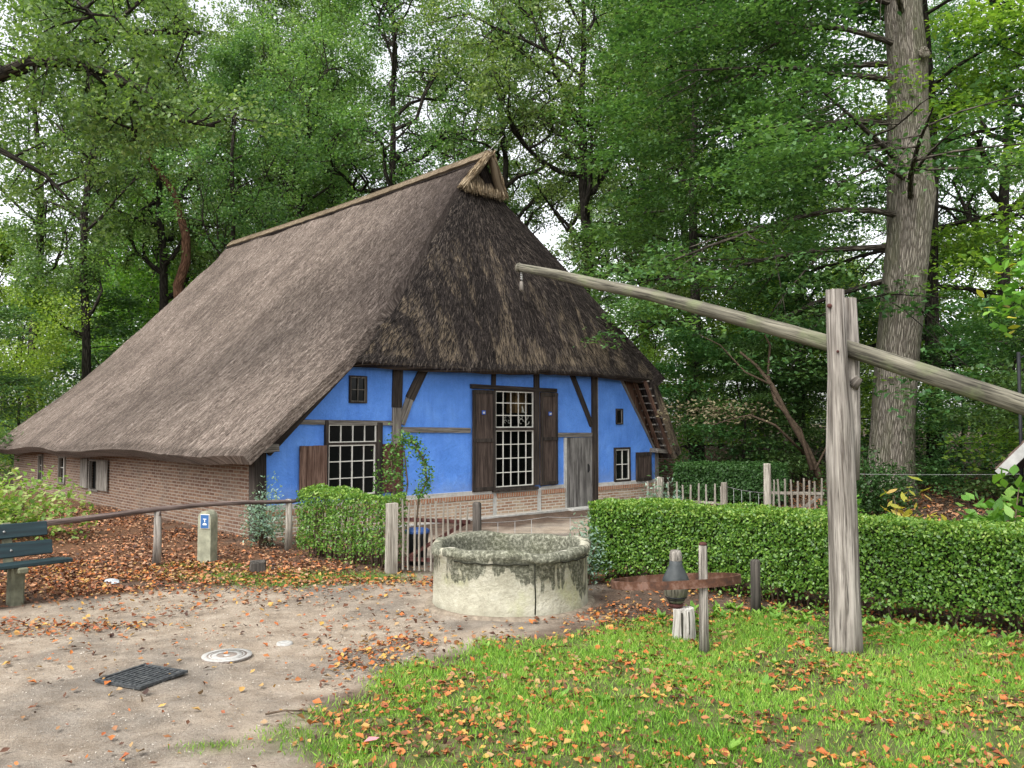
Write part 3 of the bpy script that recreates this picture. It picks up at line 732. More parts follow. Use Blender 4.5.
def ground_mat():
    m = NT('ground_earth_sand_and_grass', .95, .12); v = m.coord('Object')
    A = lambda n: m.new('ShaderNodeAttribute', attribute_name=n).outputs['Fac']
    big = m.noise(v, .55, 5, .6); mid = m.noise(v, 3.5, 6, .65); fine = m.noise(v, 45, 4, .7); grit = m.noise(v, 130, 3, .6)
    sand = m.ramp(mid, [(.3, (.21, .165, .122)), (.5, (.32, .262, .20)), (.7, (.42, .355, .28))])
    grey = m.ramp(mid, [(.3, (.10, .088, .075)), (.7, (.23, .205, .175))])
    sand = m.mix(m.math('MULTIPLY', m.bw(m.math('ADD', big, m.math('MULTIPLY', fine, .2)), .56, .70), .8), sand, grey)
    sand = m.mix(m.math('MULTIPLY', m.bw(grit, .58, .72), .6), sand, (.46, .41, .34)); sand = m.mix(m.math('MULTIPLY', m.bw(grit, .42, .32), .7), sand, (.08, .065, .05))
    sand = m.mix(m.math('MULTIPLY', m.bw(fine, .52, .66), .55), sand, (.20, .145, .10))
    soil = m.ramp(m.math('ADD', m.math('MULTIPLY', mid, .5), m.math('MULTIPLY', fine, .5)), [(.35, (.035, .026, .02)), (.5, (.10, .07, .052)), (.65, (.19, .13, .09))])
    lit = m.ramp(fine, [(.35, (.05, .028, .02)), (.5, (.15, .07, .035)), (.68, (.28, .14, .06))])
    under = m.ramp(mid, [(.3, (.055, .075, .022)), (.5, (.10, .12, .038)), (.65, (.17, .15, .075)), (.8, (.24, .20, .12))])
    c = m.mix(A('path'), soil, sand); c = m.mix(m.math('MULTIPLY', A('litter'), .7), c, lit)
    c = m.mix(m.math('MULTIPLY', A('lawn'), .85), c, under); m.color(c)
    m.bump(m.math('ADD', m.math('MULTIPLY', fine, .6), m.math('ADD', m.math('MULTIPLY', grit, .3), mid)), .8, .03); return m.m
GM = ground_mat()
groundpart('ground', ~isp, GM); groundpart('path', isp, GM)

# fallen leaves, grass, gravel, weeds (nobody could count them)
rs = np.random.RandomState(7)
def autumn(name, cols): 
    m = NT(name, .6, .3); a = m.new('ShaderNodeAttribute', attribute_name='rnd').outputs['Fac']; n = len(cols)
    m.color(m.ramp(a, [(i / (n - 1), q) for i, q in enumerate(cols)])); return m.m
M['fallen'] = autumn('fallen_leaf', [(.04, .02, .014), (.12, .05, .025), (.28, .075, .025), (.44, .14, .03), (.24, .12, .06), (.46, .27, .06), (.26, .18, .11)])
M['fallen_brown'] = autumn('old_fallen_leaf', [(.025, .016, .013), (.09, .045, .03), (.20, .085, .045), (.33, .15, .07), (.40, .25, .15), (.46, .15, .04)])
HEAPS = [(-5.0, 8.25, .9, .18, 3), (-4.0, 8.35, .5, .12, 1.2), (-1.15, 7.3, .30, .45, 2.2), (-.85, 7.75, .25, .3, 1.0), (-1.9, 10.75, 1.2, .22, 1.2), (-1.1, 10.6, .5, .2, .8), (.95, 8.6, .35, .3, 1.2), (1.3, 9.0, .5, .4, 1.3),
         (.2, 5.3, .5, .3, .6), (-.5, 5.5, .4, .3, .8), (.3, 6.3, .4, .3, .5), (1.1, 5.1, .5, .25, .4), (2.2, 6.9, .5, .2, .5), (-3.2, 10.2, .9, .2, .8), (-1.1, 5.7, .2, .3, .7)]
def leaf_density(x, y):
    d = m_litter(x, y) * .75 * (.2 + 1.4 * sstep(.35, .65, fbm(x * 1.1, y * 1.1))) + m_lawn(x, y) * .62 * sstep(.45, .62, fbm(x * 2.6 + 40, y * 2.6)) + .05 + .14 * m_lawn(x, y) + .16 * m_path(x, y) * sstep(6.8, 9.5, y) * sstep(.35, .6, fbm(x * 1.8, y * 1.8))
    d = d + m_tuft(x, y) * .35 * (y > 9)
    for a, b, rx, ry, k in HEAPS: d = d + .75 * k * np.exp(-(((x - a) / rx) ** 2 + ((y - b) / ry) ** 2)) * (.3 + fbm(x * 5, y * 5) * 1.4)
    under = sdf(x, y, HEDGE_R) ; d = d + .55 * sstep(-.45, .1, under)
    d = d * (1 - sstep(-.05, .05, 1.0 - np.hypot(x + .02, y - 9.55)))
    return d
HEDGE_R = [(.95, 10.75), (2.35, 9.75), (3.2, 8.75), (4.6, 7.75), (6.6, 6.7), (7.1, 7.5), (5.1, 8.6), (3.8, 9.6), (2.9, 10.6), (1.25, 11.5)]
def scatter(name, n, box, dens, sz, mat, seed, lift=.012, tilt=.35):
    r_ = np.random.RandomState(seed); x = r_.uniform(box[0], box[1], n); y = r_.uniform(box[2], box[3], n)
    k = r_.rand(n) < dens(x, y); x, y = x[k], y[k]; q = len(x)
    P = np.stack([x, y, gz(x, y) + lift + r_.rand(q) * .012], 1)
    N = np.stack([r_.randn(q) * tilt, r_.randn(q) * tilt, np.ones(q)], 1); D = np.stack([r_.randn(q), r_.randn(q), r_.randn(q) * .25], 1)
    L = r_.uniform(*sz, q); 
    o = leafmesh(name, P, D, N, L, L * r_.uniform(.35, .8, q), mat, None, rs=r_, fold=.4, shape=6); return o
tag(scatter('fallen_leaves', 62000, (-7, 5.6, 4.2, 12.2), lambda x, y: leaf_density(x, y) * .9, (.018, .075), M['fallen'], 11), 'orange and brown autumn leaves scattered over grass and path', 'fallen leaves', kind='stuff')
tag(scatter('leaf_litter', 60000, (-13, -2, 9.3, 20), lambda x, y: m_litter(x, y) * .62 * sstep(.25, .6, fbm(x * 1.3 + 7, y * 1.3)) + .12, (.03, .08), M['fallen_brown'], 12), 'brown leaf litter lying thickly before the brick side wall', 'leaf litter', kind='stuff')
tag(scatter('woodland_litter', 26000, (3.4, 14, 9, 24), lambda x, y: .5 * (sdf(x, y, HEDGE_R) < 0), (.06, .13), M['fallen_brown'], 13), 'brown dead leaves on the bank behind the long hedge', 'leaf litter', kind='stuff')
M['grass'] = leaf('grass_blade', [(.07, .15, .02), (.12, .27, .03), (.20, .38, .045), (.30, .42, .08), (.42, .38, .17)], .35, .5, hue=0)
def grass(name, n, box, dens, seed, L0=.035, L1=.10):
    r_ = np.random.RandomState(seed); x = r_.uniform(box[0], box[1], n); y = r_.uniform(box[2], box[3], n)
    k = r_.rand(n) < dens(x, y); x, y = x[k], y[k]; q = len(x)
    L = r_.uniform(L0, L1, q) * (.6 + .9 * fbm(x * 2.2, y * 2.2))
    D = np.stack([r_.randn(q) * .45, r_.randn(q) * .45, np.ones(q)], 1)
    P = np.stack([x, y, gz(x, y) + L * .40], 1); N = np.stack([r_.randn(q), r_.randn(q), r_.randn(q) * .2], 1)
    return leafmesh(name, P, D, N, L * 1.15, r_.uniform(.004, .009, q), M['grass'], None, rs=r_, fold=.1, rnd=np.clip(r_.rand(q) * .7 + .5 * (fbm(x * .9 + 3, y * .9) - .35), 0, 1))
tag(grass('lawn_grass', 200000, (-1.6, 5.8, 4.2, 8.9), lambda x, y: m_lawn(x, y) * np.clip(.26 + 1.1 * sstep(.40, .62, fbm(x * 2.3, y * 2.3)) * (.35 + fbm(x * 7, y * 7)), 0, 1), 21, .02, .062), 'bright green patchy lawn grass in the right foreground', 'grass', kind='stuff')
tag(grass('grass_tufts', 90000, (-5, -.5, 5, 12.2), lambda x, y: m_tuft(x, y) * 1.0, 22, .015, .045), 'thin green grass patches on the bare earth at the left', 'grass', kind='stuff')
M['pebble'] = autumn('gravel_stone', [(.12, .11, .10), (.30, .27, .23), (.38, .34, .28), (.50, .46, .40)])
tag(scatter('gravel', 16000, (-4.6, -.4, 4.3, 9.5), lambda x, y: m_path(x, y) * .55 * (.2 + fbm(x * 1.3, y * 1.3)), (.006, .016), M['pebble'], 14, .004, .6), 'small pale gravel strewn over the sandy path', 'gravel', kind='stuff')
M['weed'] = leaf('weed_leaf', [(.09, .2, .03), (.17, .34, .05), (.26, .42, .08)], .35, .5, hue=0)
def weeds(name, spots, seed, L=(.04, .11), n=9, up=.75):
    r_ = np.random.RandomState(seed); C_ = []; D_ = []
    for (x, y) in spots:
        for k in range(r_.randint(n - 3, n + 3)):
            a = r_.rand() * 6.28; u_ = r_.uniform(.2, up) ; d = np.array([math.cos(a), math.sin(a), u_]); l = r_.uniform(*L)
            C_.append([x, y, float(gz(x, y)) + .01] + d / np.linalg.norm(d) * l * .5); D_.append(d * l)
    C_ = np.array(C_); D_ = np.array(D_); L_ = np.linalg.norm(D_, axis=1)
    return leafmesh(name, C_, D_, np.tile([0, 0, 1.0], (len(C_), 1)) + r_.randn(len(C_), 3) * .2, L_, L_ * .36, M['weed'], None, rs=r_, fold=.3, shape=6)
r_ = np.random.RandomState(31); sp = []
for k in range(170):
    t = r_.rand(); xx = 1.4 + 5.2 * t; yy = np.interp(xx, [1.4, 2.5, 3.2, 4.6, 6.7], [8.8, 9.2, 8.8, 7.85, 6.7]); sp.append((xx + r_.randn() * .12, yy - abs(r_.randn()) * .35))
for k in range(16): sp.append((r_.uniform(-.8, 5), r_.uniform(4.6, 7.6)))
tag(weeds('broadleaf_weeds', sp, 32), 'low broad-leaved green weeds along the foot of the long hedge', 'weeds', kind='stuff')

# ------------------------------------------------------------------ hedges and plants
M['hedge_leaf'] = leaf('box_hedge_leaf', [(.05, .13, .018), (.095, .22, .028), (.15, .30, .04), (.24, .40, .06), (.38, .50, .11)], .3, .38, hue=0, spec=.5)
M['hedge_dark'] = leaf('yew_hedge_leaf', [(.018, .05, .012), (.035, .09, .02), (.06, .13, .03)], .25, .5, hue=0)
M['twig'] = plain('twig_bark', (.09, .065, .045), .9, .1, var=.4, scale=20)
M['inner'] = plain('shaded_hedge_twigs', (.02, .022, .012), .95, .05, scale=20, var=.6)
def hedge(name, front, thick, zb, zt, N, Ls, mat, label, seed, sparse=0, ragged=.06, core=True, stems=40, cat='hedge', thin_low=.0):
    """front: polyline of the front foot, right-hand end last; hedge body lies behind it (to its left side)"""
    r_ = np.random.RandomState(seed); o = empty(name, (front[0][0], front[0][1], 0), 0, label, cat); off = np.array([front[0][0], front[0][1], 0])
    P = np.array(front, float); seg = np.diff(P, axis=0); ln = np.linalg.norm(seg, axis=1); cum = np.concatenate([[0], np.cumsum(ln)]); tot = cum[-1]
    nrm = np.stack([-seg[:, 1], seg[:, 0]], 1) / ln[:, None]
    def base(t):
        k = np.clip(np.searchsorted(cum, t, 'right') - 1, 0, len(ln) - 1); f = (t - cum[k]) / ln[k]
        pn = np.stack([np.interp(t, np.concatenate([[0], (cum[1:] + cum[:-1]) / 2, [tot]]), np.concatenate([[nrm[0, i]], nrm[:, i], [nrm[-1, i]]])) for i in (0, 1)], 1)
        pn /= np.linalg.norm(pn, axis=1, keepdims=True)
        return P[k] + seg[k] * f[:, None], pn
    t = r_.rand(N) * tot; face = r_.rand(N); ac = np.empty(N); z = np.empty(N); NN = np.zeros((N, 3)); 
    b, pn = base(t)
    f_ = face < .52; tp = (face >= .52) & (face < .86); bk = face >= .86
    bump = (fbm(t * 2.5, r_.rand(N) * 0 + 3, 3) - .5) * ragged * 2
    ac[f_] = 0; z[f_] = zb + (zt - zb) * r_.rand(f_.sum()) ** (.8); NN[f_, :2] = -pn[f_]
    ac[tp] = r_.rand(tp.sum()) * thick; z[tp] = zt; NN[tp, 2] = 1
    ac[bk] = thick; z[bk] = zb + (zt - zb) * r_.rand(bk.sum()); NN[bk, :2] = pn[bk]
    surf = (fbm(t * 3, z * 3 + ac * 3, 3) - .5) * ragged * 2.2
    dep = np.abs(r_.randn(N)) * .045 - surf
    ends = (t < .001)
    pos = np.zeros((N, 3)); rnd_corner = .07
    ac2 = ac + np.where(f_, dep, 0) - np.where(bk, dep, 0); z2 = z - np.where(tp, dep, 0)
    cornr = np.clip(1 - (zt - z2) / .10, 0, 1) ** 2 * .05; ac2 = ac2 + np.where(f_, cornr, 0)
    pos[:, :2] = b + pn * ac2[:, None]; pos[:, 2] = z2 + (fbm(t * .8, t * 0 + seed, 2) - .5) * .07
    low = zb + .18 + .15 * (fbm(t * 2, t * 0 + 9) - .5)
    keep = ~((z2 < low) & (r_.rand(N) < .75)) & (r_.rand(N) > sparse * (.4 + fbm(t * 2.2, z * 2.6, 3)) * 1.1)
    pos = pos[keep]; NN = NN[keep]; n = len(pos)
    # end caps
    ne = int(N * .05)
    for te, sg in ((0.0, -1), (tot, 1)):
        bb, pp = base(np.full(ne, te)); dirv = seg[0] / ln[0] if te == 0 else seg[-1] / ln[-1]
        e = np.zeros((ne, 3)); e[:, :2] = bb + pp * (r_.rand(ne) * thick)[:, None] + dirv * (np.abs(r_.randn(ne)) * .05 * -sg + .02 * sg)[:, None]; e[:, 2] = zb + .1 + (zt - zb - .1) * r_.rand(ne)
        pos = np.concatenate([pos, e]); q = np.zeros((ne, 3)); q[:, :2] = dirv * sg; NN = np.concatenate([NN, q])
    n = len(pos); D = unit(r_, n, .9, .25); Nf = NN * 1.0 + r_.randn(n, 3) * .75 + np.array([0, 0, .35])
    L = r_.uniform(Ls[0], Ls[1], n); leafmesh('foliage', pos - off, D, Nf, L, L * .62, mat, o, rs=r_, fold=.2, rnd=np.clip(r_.rand(n) * .75 + .12 + .35 * (pos[:, 2] > zt - .1) * r_.rand(n) - .1, 0, 1))
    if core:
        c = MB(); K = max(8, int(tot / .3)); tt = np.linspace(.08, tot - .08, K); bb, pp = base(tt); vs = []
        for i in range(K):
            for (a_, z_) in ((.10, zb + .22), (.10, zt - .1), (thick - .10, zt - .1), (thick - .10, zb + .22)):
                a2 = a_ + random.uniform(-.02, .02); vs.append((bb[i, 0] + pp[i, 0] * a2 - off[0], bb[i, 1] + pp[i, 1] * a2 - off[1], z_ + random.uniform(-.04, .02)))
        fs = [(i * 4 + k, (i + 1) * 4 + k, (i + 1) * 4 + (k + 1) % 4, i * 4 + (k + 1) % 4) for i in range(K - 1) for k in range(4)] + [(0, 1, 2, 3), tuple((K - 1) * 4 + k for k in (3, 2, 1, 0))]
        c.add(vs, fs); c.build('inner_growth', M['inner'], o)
    s_ = MB(); tt = r_.rand(stems) * tot; bb, pp = base(tt)
    for i in range(stems):
        a_ = r_.uniform(.08, thick - .1); x0, y0 = bb[i] + pp[i] * a_ - off[:2]; h_ = (zb + .5) if core else zt * .92
        pts = [(x0, y0, -.03)]
        for k in range(1, 5): pts.append((pts[-1][0] + r_.uniform(-.05, .05), pts[-1][1] + r_.uniform(-.05, .05), h_ * k / 4))
        s_.tube(pts, [.014, .012, .010, .008, .005], 5)
    s_.build('stems', M['twig'], o)
    return o
random.seed(11)
hedge('clipped_hedge', [(.98, 10.75), (2.35, 9.80), (3.2, 8.85), (4.6, 7.9), (6.7, 6.75)], .72, 0, 1.0, 64000, (.028, .05), M['hedge_leaf'], 'long bright green clipped box hedge running right behind the well sweep post', 3, stems=130)
hedge('loose_hedge', [(-3.25, 12.75), (-2.5, 12.05), (-1.72, 11.5)], .45, 0, 1.0, 17000, (.028, .05), M['hedge_leaf'], 'thin straggly see-through hedge between the blue wall and the rail fence', 4, sparse=.42, ragged=.08, core=False, stems=40)
hedge('rear_hedge', [(3.9, 20.3), (6.4, 19.6)], 1.3, 0, 1.0, 15000, (.05, .08), M['hedge_dark'], 'dark green clipped hedge to the right of the house corner', 5, ragged=.1, stems=20)
def bush(name, c, r, N, Ls, mat, label, seed, stems=10, cat='bush', flat=1.0, hollow=.5, ns=None, aspect=.6, group=None):
    r_ = np.random.RandomState(seed); o = empty(name, (c[0], c[1], float(gz(c[0], c[1]))), 0, label, cat, group)
    d = unit(r_, N); d[:, 2] = np.abs(d[:, 2]) * 1.0 - .25 * (r_.rand(N) < .3); k = r_.rand(N, 1) ** (hollow)
    lob = .7 + .6 * fbm(d[:, 0] * 2.5 + seed, d[:, 1] * 2.5 + d[:, 2] * 2.5, 3)
    P = d * np.array(r) * k * lob[:, None]; P[:, 2] += r[2] * .22
    P = P[P[:, 2] > .02]; n = len(P)
    D = unit(r_, n, .4, -.05) + P / (np.linalg.norm(P, axis=1, keepdims=True) + .1) * .6; L = r_.uniform(*Ls, n)
    leafmesh('foliage', P, D, r_.randn(n, 3) * .5 + np.array([0, 0, 1.0]), L, L * aspect, mat, o, rs=r_, fold=.2, shape=6 if Ls[1] > .07 else 4)
    s_ = MB()
    for i in range(stems):
        t = P[r_.randint(n)]; s_.tube([(r_.uniform(-.1, .1), r_.uniform(-.1, .1), -.03), tuple(t * .4 + np.array([0, 0, .05 + r[2] * .1])), tuple(t * .95)], [.02, .012, .005], 5)
    s_.build('stems', M['twig'], o); return o
M['light_leaf'] = leaf('pale_shrub_leaf', [(.10, .20, .03), (.20, .34, .06), (.32, .44, .12), (.50, .52, .22)], .4, .45, hue=0)
M['sage'] = leaf('blue_grey_leaf', [(.10, .17, .12), (.18, .28, .21), (.30, .40, .32)], .3, .6, hue=0)
M['vine'] = leaf('climber_leaf', [(.04, .12, .02), (.09, .21, .03), (.17, .31, .07)], .35, .4, hue=0)
M['broad'] = leaf('broad_garden_leaf', [(.08, .20, .03), (.14, .32, .05), (.24, .42, .08)], .4, .4, hue=0)
M['yellow'] = leaf('yellowing_leaf', [(.25, .30, .04), (.50, .42, .06), (.42, .28, .08)], .4, .5, hue=0)
bush('pale_shrub', (-8.75, 14.4), (1.5, 1.1, 1.0), 2600, (.06, .12), M['light_leaf'], 'pale green spreading shrub with light variegated leaves by the side wall', 41, 22, 'shrub', hollow=.45)
bush('lavender_bush', (-3.95, 13.6), (.42, .35, .95), 1500, (.04, .08), M['sage'], 'blue grey feathery bush at the left corner of the blue wall', 42, 14, aspect=.35)
bush('sage_bush', (.92, 10.6), (.30, .3, .70), 1100, (.04, .07), M['sage'], 'blue grey leafy bush squeezed between the well and hedge end', 43, 10, aspect=.4)
bush('silver_bush', (2.95, 16.6), (.6, .35, .75), 800, (.05, .10), M['sage'], 'silvery grey plant in front of the house corner behind the hedge', 44, 12, aspect=.35)
bush('round_shrub', (7.0, 16.6), (1.0, .8, 1.15), 6500, (.05, .08), M['hedge_dark'], 'dark rounded shrub at the foot of the big tree', 45, 10, 'shrub')
bush('small_round_shrub', (4.95, 12.6), (.42, .35, .82), 1400, (.06, .1), M['broad'], 'small bright green bush peeping over the hedge beside the sweep post', 46, 6, 'shrub')
bush('leafy_garden_plant', (5.62, 9.6), (.62, .5, 1.2), 400, (.13, .24), M['broad'], 'tall garden plant with big bright green leaves by the shed roof', 47, 12, 'plant', hollow=.6, aspect=.5)
bush('yellowing_plant', (5.0, 10.6), (.50, .4, 1.05), 230, (.10, .2), M['yellow'], 'plant with drooping yellow leaves above the long hedge', 48, 9, 'plant', aspect=.35)
# climbing plant on arch before the blue wall
o = empty('climbing_plant', (-1.62, 12.3, 0), 0, 'dark green climber curling over a thin hoop before the blue wall', 'climbing plant')
s_ = MB(); pts = [(-.05, 0, 0), (-.06, .02, .8), (-.12, 0, 1.15), (-.14, 0, 1.5), (.0, 0, 1.78), (.18, 0, 1.72), (.34, 0, 1.45), (.38, 0, 1.15), (.26, 0, .9), (.22, 0, .4), (.18, 0, 0)]
s_.tube(pts, .014, 6); s_.tube([(.05, .02, 0), (.02, .0, .7), (.1, 0, 1.1), (.04, .02, 1.6)], .012, 5); s_.build('stem', M['twig'], o)
r_ = np.random.RandomState(50); C_ = []
dn = []
for a, b in zip(pts[2:-3], pts[3:-2]):
    for k in range(150):
        f = r_.rand(); wdt = .075 * (1.3 if a[0] < 0 else .7); C_.append([a[i] + (b[i] - a[i]) * f + r_.randn() * wdt * (.8 if i == 1 else 1) for i in range(3)])
for k in range(130): C_.append([r_.randn() * .06 - .0, r_.randn() * .05, r_.uniform(.85, 1.65)])
for k in range(90): C_.append([r_.uniform(-.4, -.1), r_.randn() * .06, r_.uniform(.95, 1.35)])
C_ = np.array(C_); n = len(C_)
leafmesh('foliage', C_, unit(r_, n, .7, -.2), r_.randn(n, 3) + [0, -.6, .5], r_.uniform(.035, .065, n), .034, M['vine'], o, rs=r_)

# ------------------------------------------------------------------ stone well
def sandstone():
    m = NT('mossy_sandstone', .92, .12); v = m.coord('Object'); sp = m.new('ShaderNodeSeparateXYZ'); m.link(v, sp.inputs[0])
    n = m.noise(v, 3, 6, .65); f = m.noise(v, 28, 5, .7); dr = m.noise(m.coord('Object', (7, 7, 1.1)), 1.0, 4, .6); n4 = m.noise(v, 5.5, 5, .7)
    c = m.ramp(n, [(.3, (.30, .28, .21)), (.5, (.42, .40, .31)), (.7, (.52, .50, .41))])
    c = m.mix(m.math('MULTIPLY', m.bw(f, .5, .75), .5), c, (.25, .24, .19))
    c = m.mix(m.math('MULTIPLY', m.bw(m.noise(v, 2.1, 4), .55, .68), .6), c, (.34, .35, .17))
    # dark moss creeping down from the rim in tongues
    h = m.math('ADD', sp.outputs[2], m.math('ADD', m.math('MULTIPLY', m.math('SUBTRACT', dr, .5), 1.25), m.math('MULTIPLY', m.math('SUBTRACT', m.noise(v, 1.9, 3), .5), 1.5)))
    k = m.bw(h, .46, .50); ln_ = m.new('ShaderNodeVectorMath', operation='LENGTH'); c2 = m.new('ShaderNodeCombineXYZ'); m.link(sp.outputs[0], c2.inputs[0]); m.link(sp.outputs[1], c2.inputs[1]); m.link(c2.outputs[0], ln_.inputs[0])
    k = m.math('MAXIMUM', k, m.math('MULTIPLY', m.bw(ln_.outputs['Value'], .80, .775), m.bw(n4, .34, .42)))
    moss = m.ramp(f, [(.38, (.035, .037, .025)), (.5, (.105, .108, .078)), (.6, (.25, .25, .19)), (.7, (.42, .41, .33))])
    c = m.mix(m.math('MULTIPLY', k, .88), c, moss)
    lo = m.new('ShaderNodeMapRange'); lo.inputs['From Min'].default_value = .10; lo.inputs['From Max'].default_value = .0; m.link(sp.outputs[2], lo.inputs[0])
    c = m.mix(m.math('MULTIPLY', lo.outputs[0], .5), c, (.14, .13, .09))
    m.color(c); m.bump(m.math('ADD', m.math('MULTIPLY', f, .5), n), 1.0, .03); return m.m
M['sandstone'] = sandstone()
M['joint'] = plain('dark_joint', (.03, .03, .022), .95, .1)
o = empty('stone_well', (-.02, 9.52, 0), 0, 'round mossy sandstone draw well with a worn wavy rim', 'well')
def rimz(t, i):
    t = t % (2 * math.pi)
    k = .020 * math.sin(t * 3 + 1.0) + .010 * math.sin(t * 7) + .004 * math.sin(t * 13 + 2)
    return float(k) if i in (3, 4, 5, 6, 7, 8, 9) else (float(k) * .8 if i in (2, 10) else 0)
def rimr(t, i): return (.007 * math.sin(t * 5 + i * .3) + .006 * math.sin(t * 11 + 1) + .004 * math.sin(t * 23)) * (1.4 if i in (3, 4, 5, 6, 7) else .4)
m = MB(); m.lathe([(.885, 0), (.868, .05), (.862, .565), (.885, .58), (.893, .61), (.888, .645), (.865, .668), (.79, .668), (.765, .65), (.758, .60), (.755, .52), (.75, .0)], n=120, zf=rimz, rf=rimr)
m.build('well_ring', M['sandstone'], o)
m = MB(); m.lathe([(.75, .06), (.0, .06)], n=40); m.build('well_bottom', M['inner'], o)
m = MB(); m.lathe([(.96, -.02), (.94, .018), (.92, .026), (.86, .028)], n=60, rf=lambda t, i: .02 * math.sin(t * 4) + .012 * math.sin(t * 9)); m.build('foot_ring', plain('earth_covered_footing', (.20, .165, .125), .95, .1, scale=20, var=.4), o)
for a in (-1.27, .1, 1.5, 3.0):
    zt_ = .57; m = MB()
    m.tube([(.868 * math.cos(a + random.uniform(-.006, .006)), .868 * math.sin(a), z) for z in (.02, .2, .4, zt_)], .008, 5)
    m.build('joint', M['joint'], o)
m = MB()
for zz, (a0, a1) in ((.555, (-2.3, -1.35)), (.553, (-1.0, -.2))): m.tube([(.879 * math.cos(a0 + (a1 - a0) * k / 12), .879 * math.sin(a0 + (a1 - a0) * k / 12), zz + .008 * math.sin(k * 2)) for k in range(13)], .009, 5)
m.build('rim_crack', M['joint'], o)

# ------------------------------------------------------------------ well sweep
o = empty('well_sweep', (2.92, 7.42, 0), 0, 'tall forked wooden post carrying a long mossy balancing pole over the well', 'well sweep')
off = Vector((2.92, 7.42, 0))
def logpts(a, b, n, wobble, seed):
    rg = random.Random(seed); a, b = Vector(a), Vector(b); return [a + (b - a) * k / n + Vector([rg.uniform(-wobble, wobble) for _ in range(3)]) * (1 if 0 < k < n else 0) for k in range(n + 1)]
m = MB(); p_ = [(-.01, 0, -.05), (-.005, 0, .1), (-.01, 0, .5), (-.015, 0, 1.1), (-.025, 0, 1.7), (-.04, -.03, 2.15), (-.06, -.065, 2.45), (-.075, -.075, 2.8), (-.08, -.08, 3.17)]
m.tube(p_, [.150, .136, .124, .119, .121, .108, .084, .079, .075], 22, wob=.055, seed=4)
m.build('post', M['post'], o)
m = MB(); m.tube([(.05, .02, 1.5), (.075, .07, 1.95), (.095, .10, 2.4), (.10, .105, 2.7), (.095, .11, 3.12)], [.09, .10, .098, .09, .08], 14, wob=.06, seed=9)
m.tube([(.10, .02, 2.33), (.15, -.01, 2.40)], [.06, .035], 8, wob=.1); m.build('prong', M['post'], o)
m = MB(); m.tube([(-.16, -.14, 3.02), (-.05, -.05, 3.02)], .02, 6); m.build('peg', M['shutter_red'], o)
m = MB(); m.tube([(-.1, -.17, 2.62), (-.05, -.05, 2.62)], .012, 6); m.build('peg', M['shutter_red'], o)
bm_ = [Vector(p) - off for p in ((.09, 9.6, 3.79), (.50, 9.29, 3.65), (.94, 8.96, 3.485), (1.42, 8.60, 3.32), (1.88, 8.26, 3.13), (2.5, 7.80, 2.87), (2.96, 7.45, 2.67), (3.41, 7.11, 2.45), (4.05, 6.64, 2.14), (4.6, 6.22, 1.87), (5.2, 5.77, 1.57))]
m = MB(); m.tube(bm_, [.047, .055, .060, .063, .067, .071, .075, .078, .080, .084, .088], 16, wob=.05, seed=6); 
m.tube([bm_[0] + Vector((-.03, .02, .0)), bm_[0]], [.045, .056], 12); m.build('pole', M['pole'], o)
m = MB(); q = bm_[0] + Vector((.02, 0, -.05))
for k in range(5):
    m.lathe([(.012, 0), (.018, .006), (.012, .012)], (q.x, q.y, q.z - .022 * k), 8)
    m.tube([(q.x, q.y, q.z - .022 * k + .01), (q.x + .004, q.y, q.z - .022 * k - .012)], .009, 5)
m.build('chain', M['metal'], o)
m = MB(); m.tube([(q.x, q.y, q.z - .11), (q.x, q.y, q.z - .125), (q.x, q.y, q.z - .21), (q.x, q.y, q.z - .225)], [.010, .022, .024, .012], 8); m.build('toggle', M['post'], o)

# ------------------------------------------------------------------ cartwheel remains on the stump, stakes
o = empty('tree_stump', (1.59, 7.88, 0), 0, 'short pale cracked wooden block standing in the grass before the hedge', 'stump')
m = MB(); m.tube([(0, 0, -.03), (0, 0, .1), (.005, 0, .2), (0, 0, .285)], [.112, .108, .100, .096], 14, wob=.05, seed=2, smooth=False); m.build('block', wood('split_white_wood', (.22, .20, .17), (.72, .69, .64)), o)
m = MB(); m.box((-.035, -.10, .13), (.012, .02, .26)); m.box((.03, -.097, .17), (.008, .02, .2)); m.build('crack', M['joint'], o)
def hubmat():
    m = NT('dark_weathered_hub', .6, .4); v = m.coord('Object'); n = m.noise(v, 9, 5)
    m.color(m.ramp(n, [(.35, (.02, .024, .025)), (.6, (.045, .052, .053)), (.8, (.12, .115, .10))])); m.bump(n, .5, .01); return m.m
o = empty('wheel_hub', (1.53, 7.92, .287), 0, 'black turned wooden cartwheel hub set upright on the pale stump', 'wheel hub')
m = MB(); m.lathe([(.0, 0), (.062, 0), (.07, .02), (.064, .035)], n=24); m.build('base_collar', M['shutter_red'], o)
m = MB(); m.lathe([(.05, .035), (.075, .05), (.078, .07), (.092, .09), (.108, .12), (.112, .17), (.110, .20), (.10, .205)], n=28, wob=.01); m.build('lower_hub', M['pole'], o)
m = MB(); m.lathe([(.112, .205), (.122, .225), (.125, .25), (.112, .285), (.082, .345), (.062, .39), (.058, .43), (.0, .432)], n=28); m.build('upper_hub', hubmat(), o)
m = MB(); m.lathe([(.058, .43), (.060, .445), (.056, .50), (.045, .525), (.0, .53)], n=16, wob=.05); m.build('end_cap', M['timber'], o)
m = MB()
for z_, r__ in ((.075, .080), (.095, .097), (.215, .122)): m.lathe([(r__, z_ - .008), (r__ + .006, z_), (r__, z_ + .008)], n=28)
m.build('iron_band', M['iron'], o)
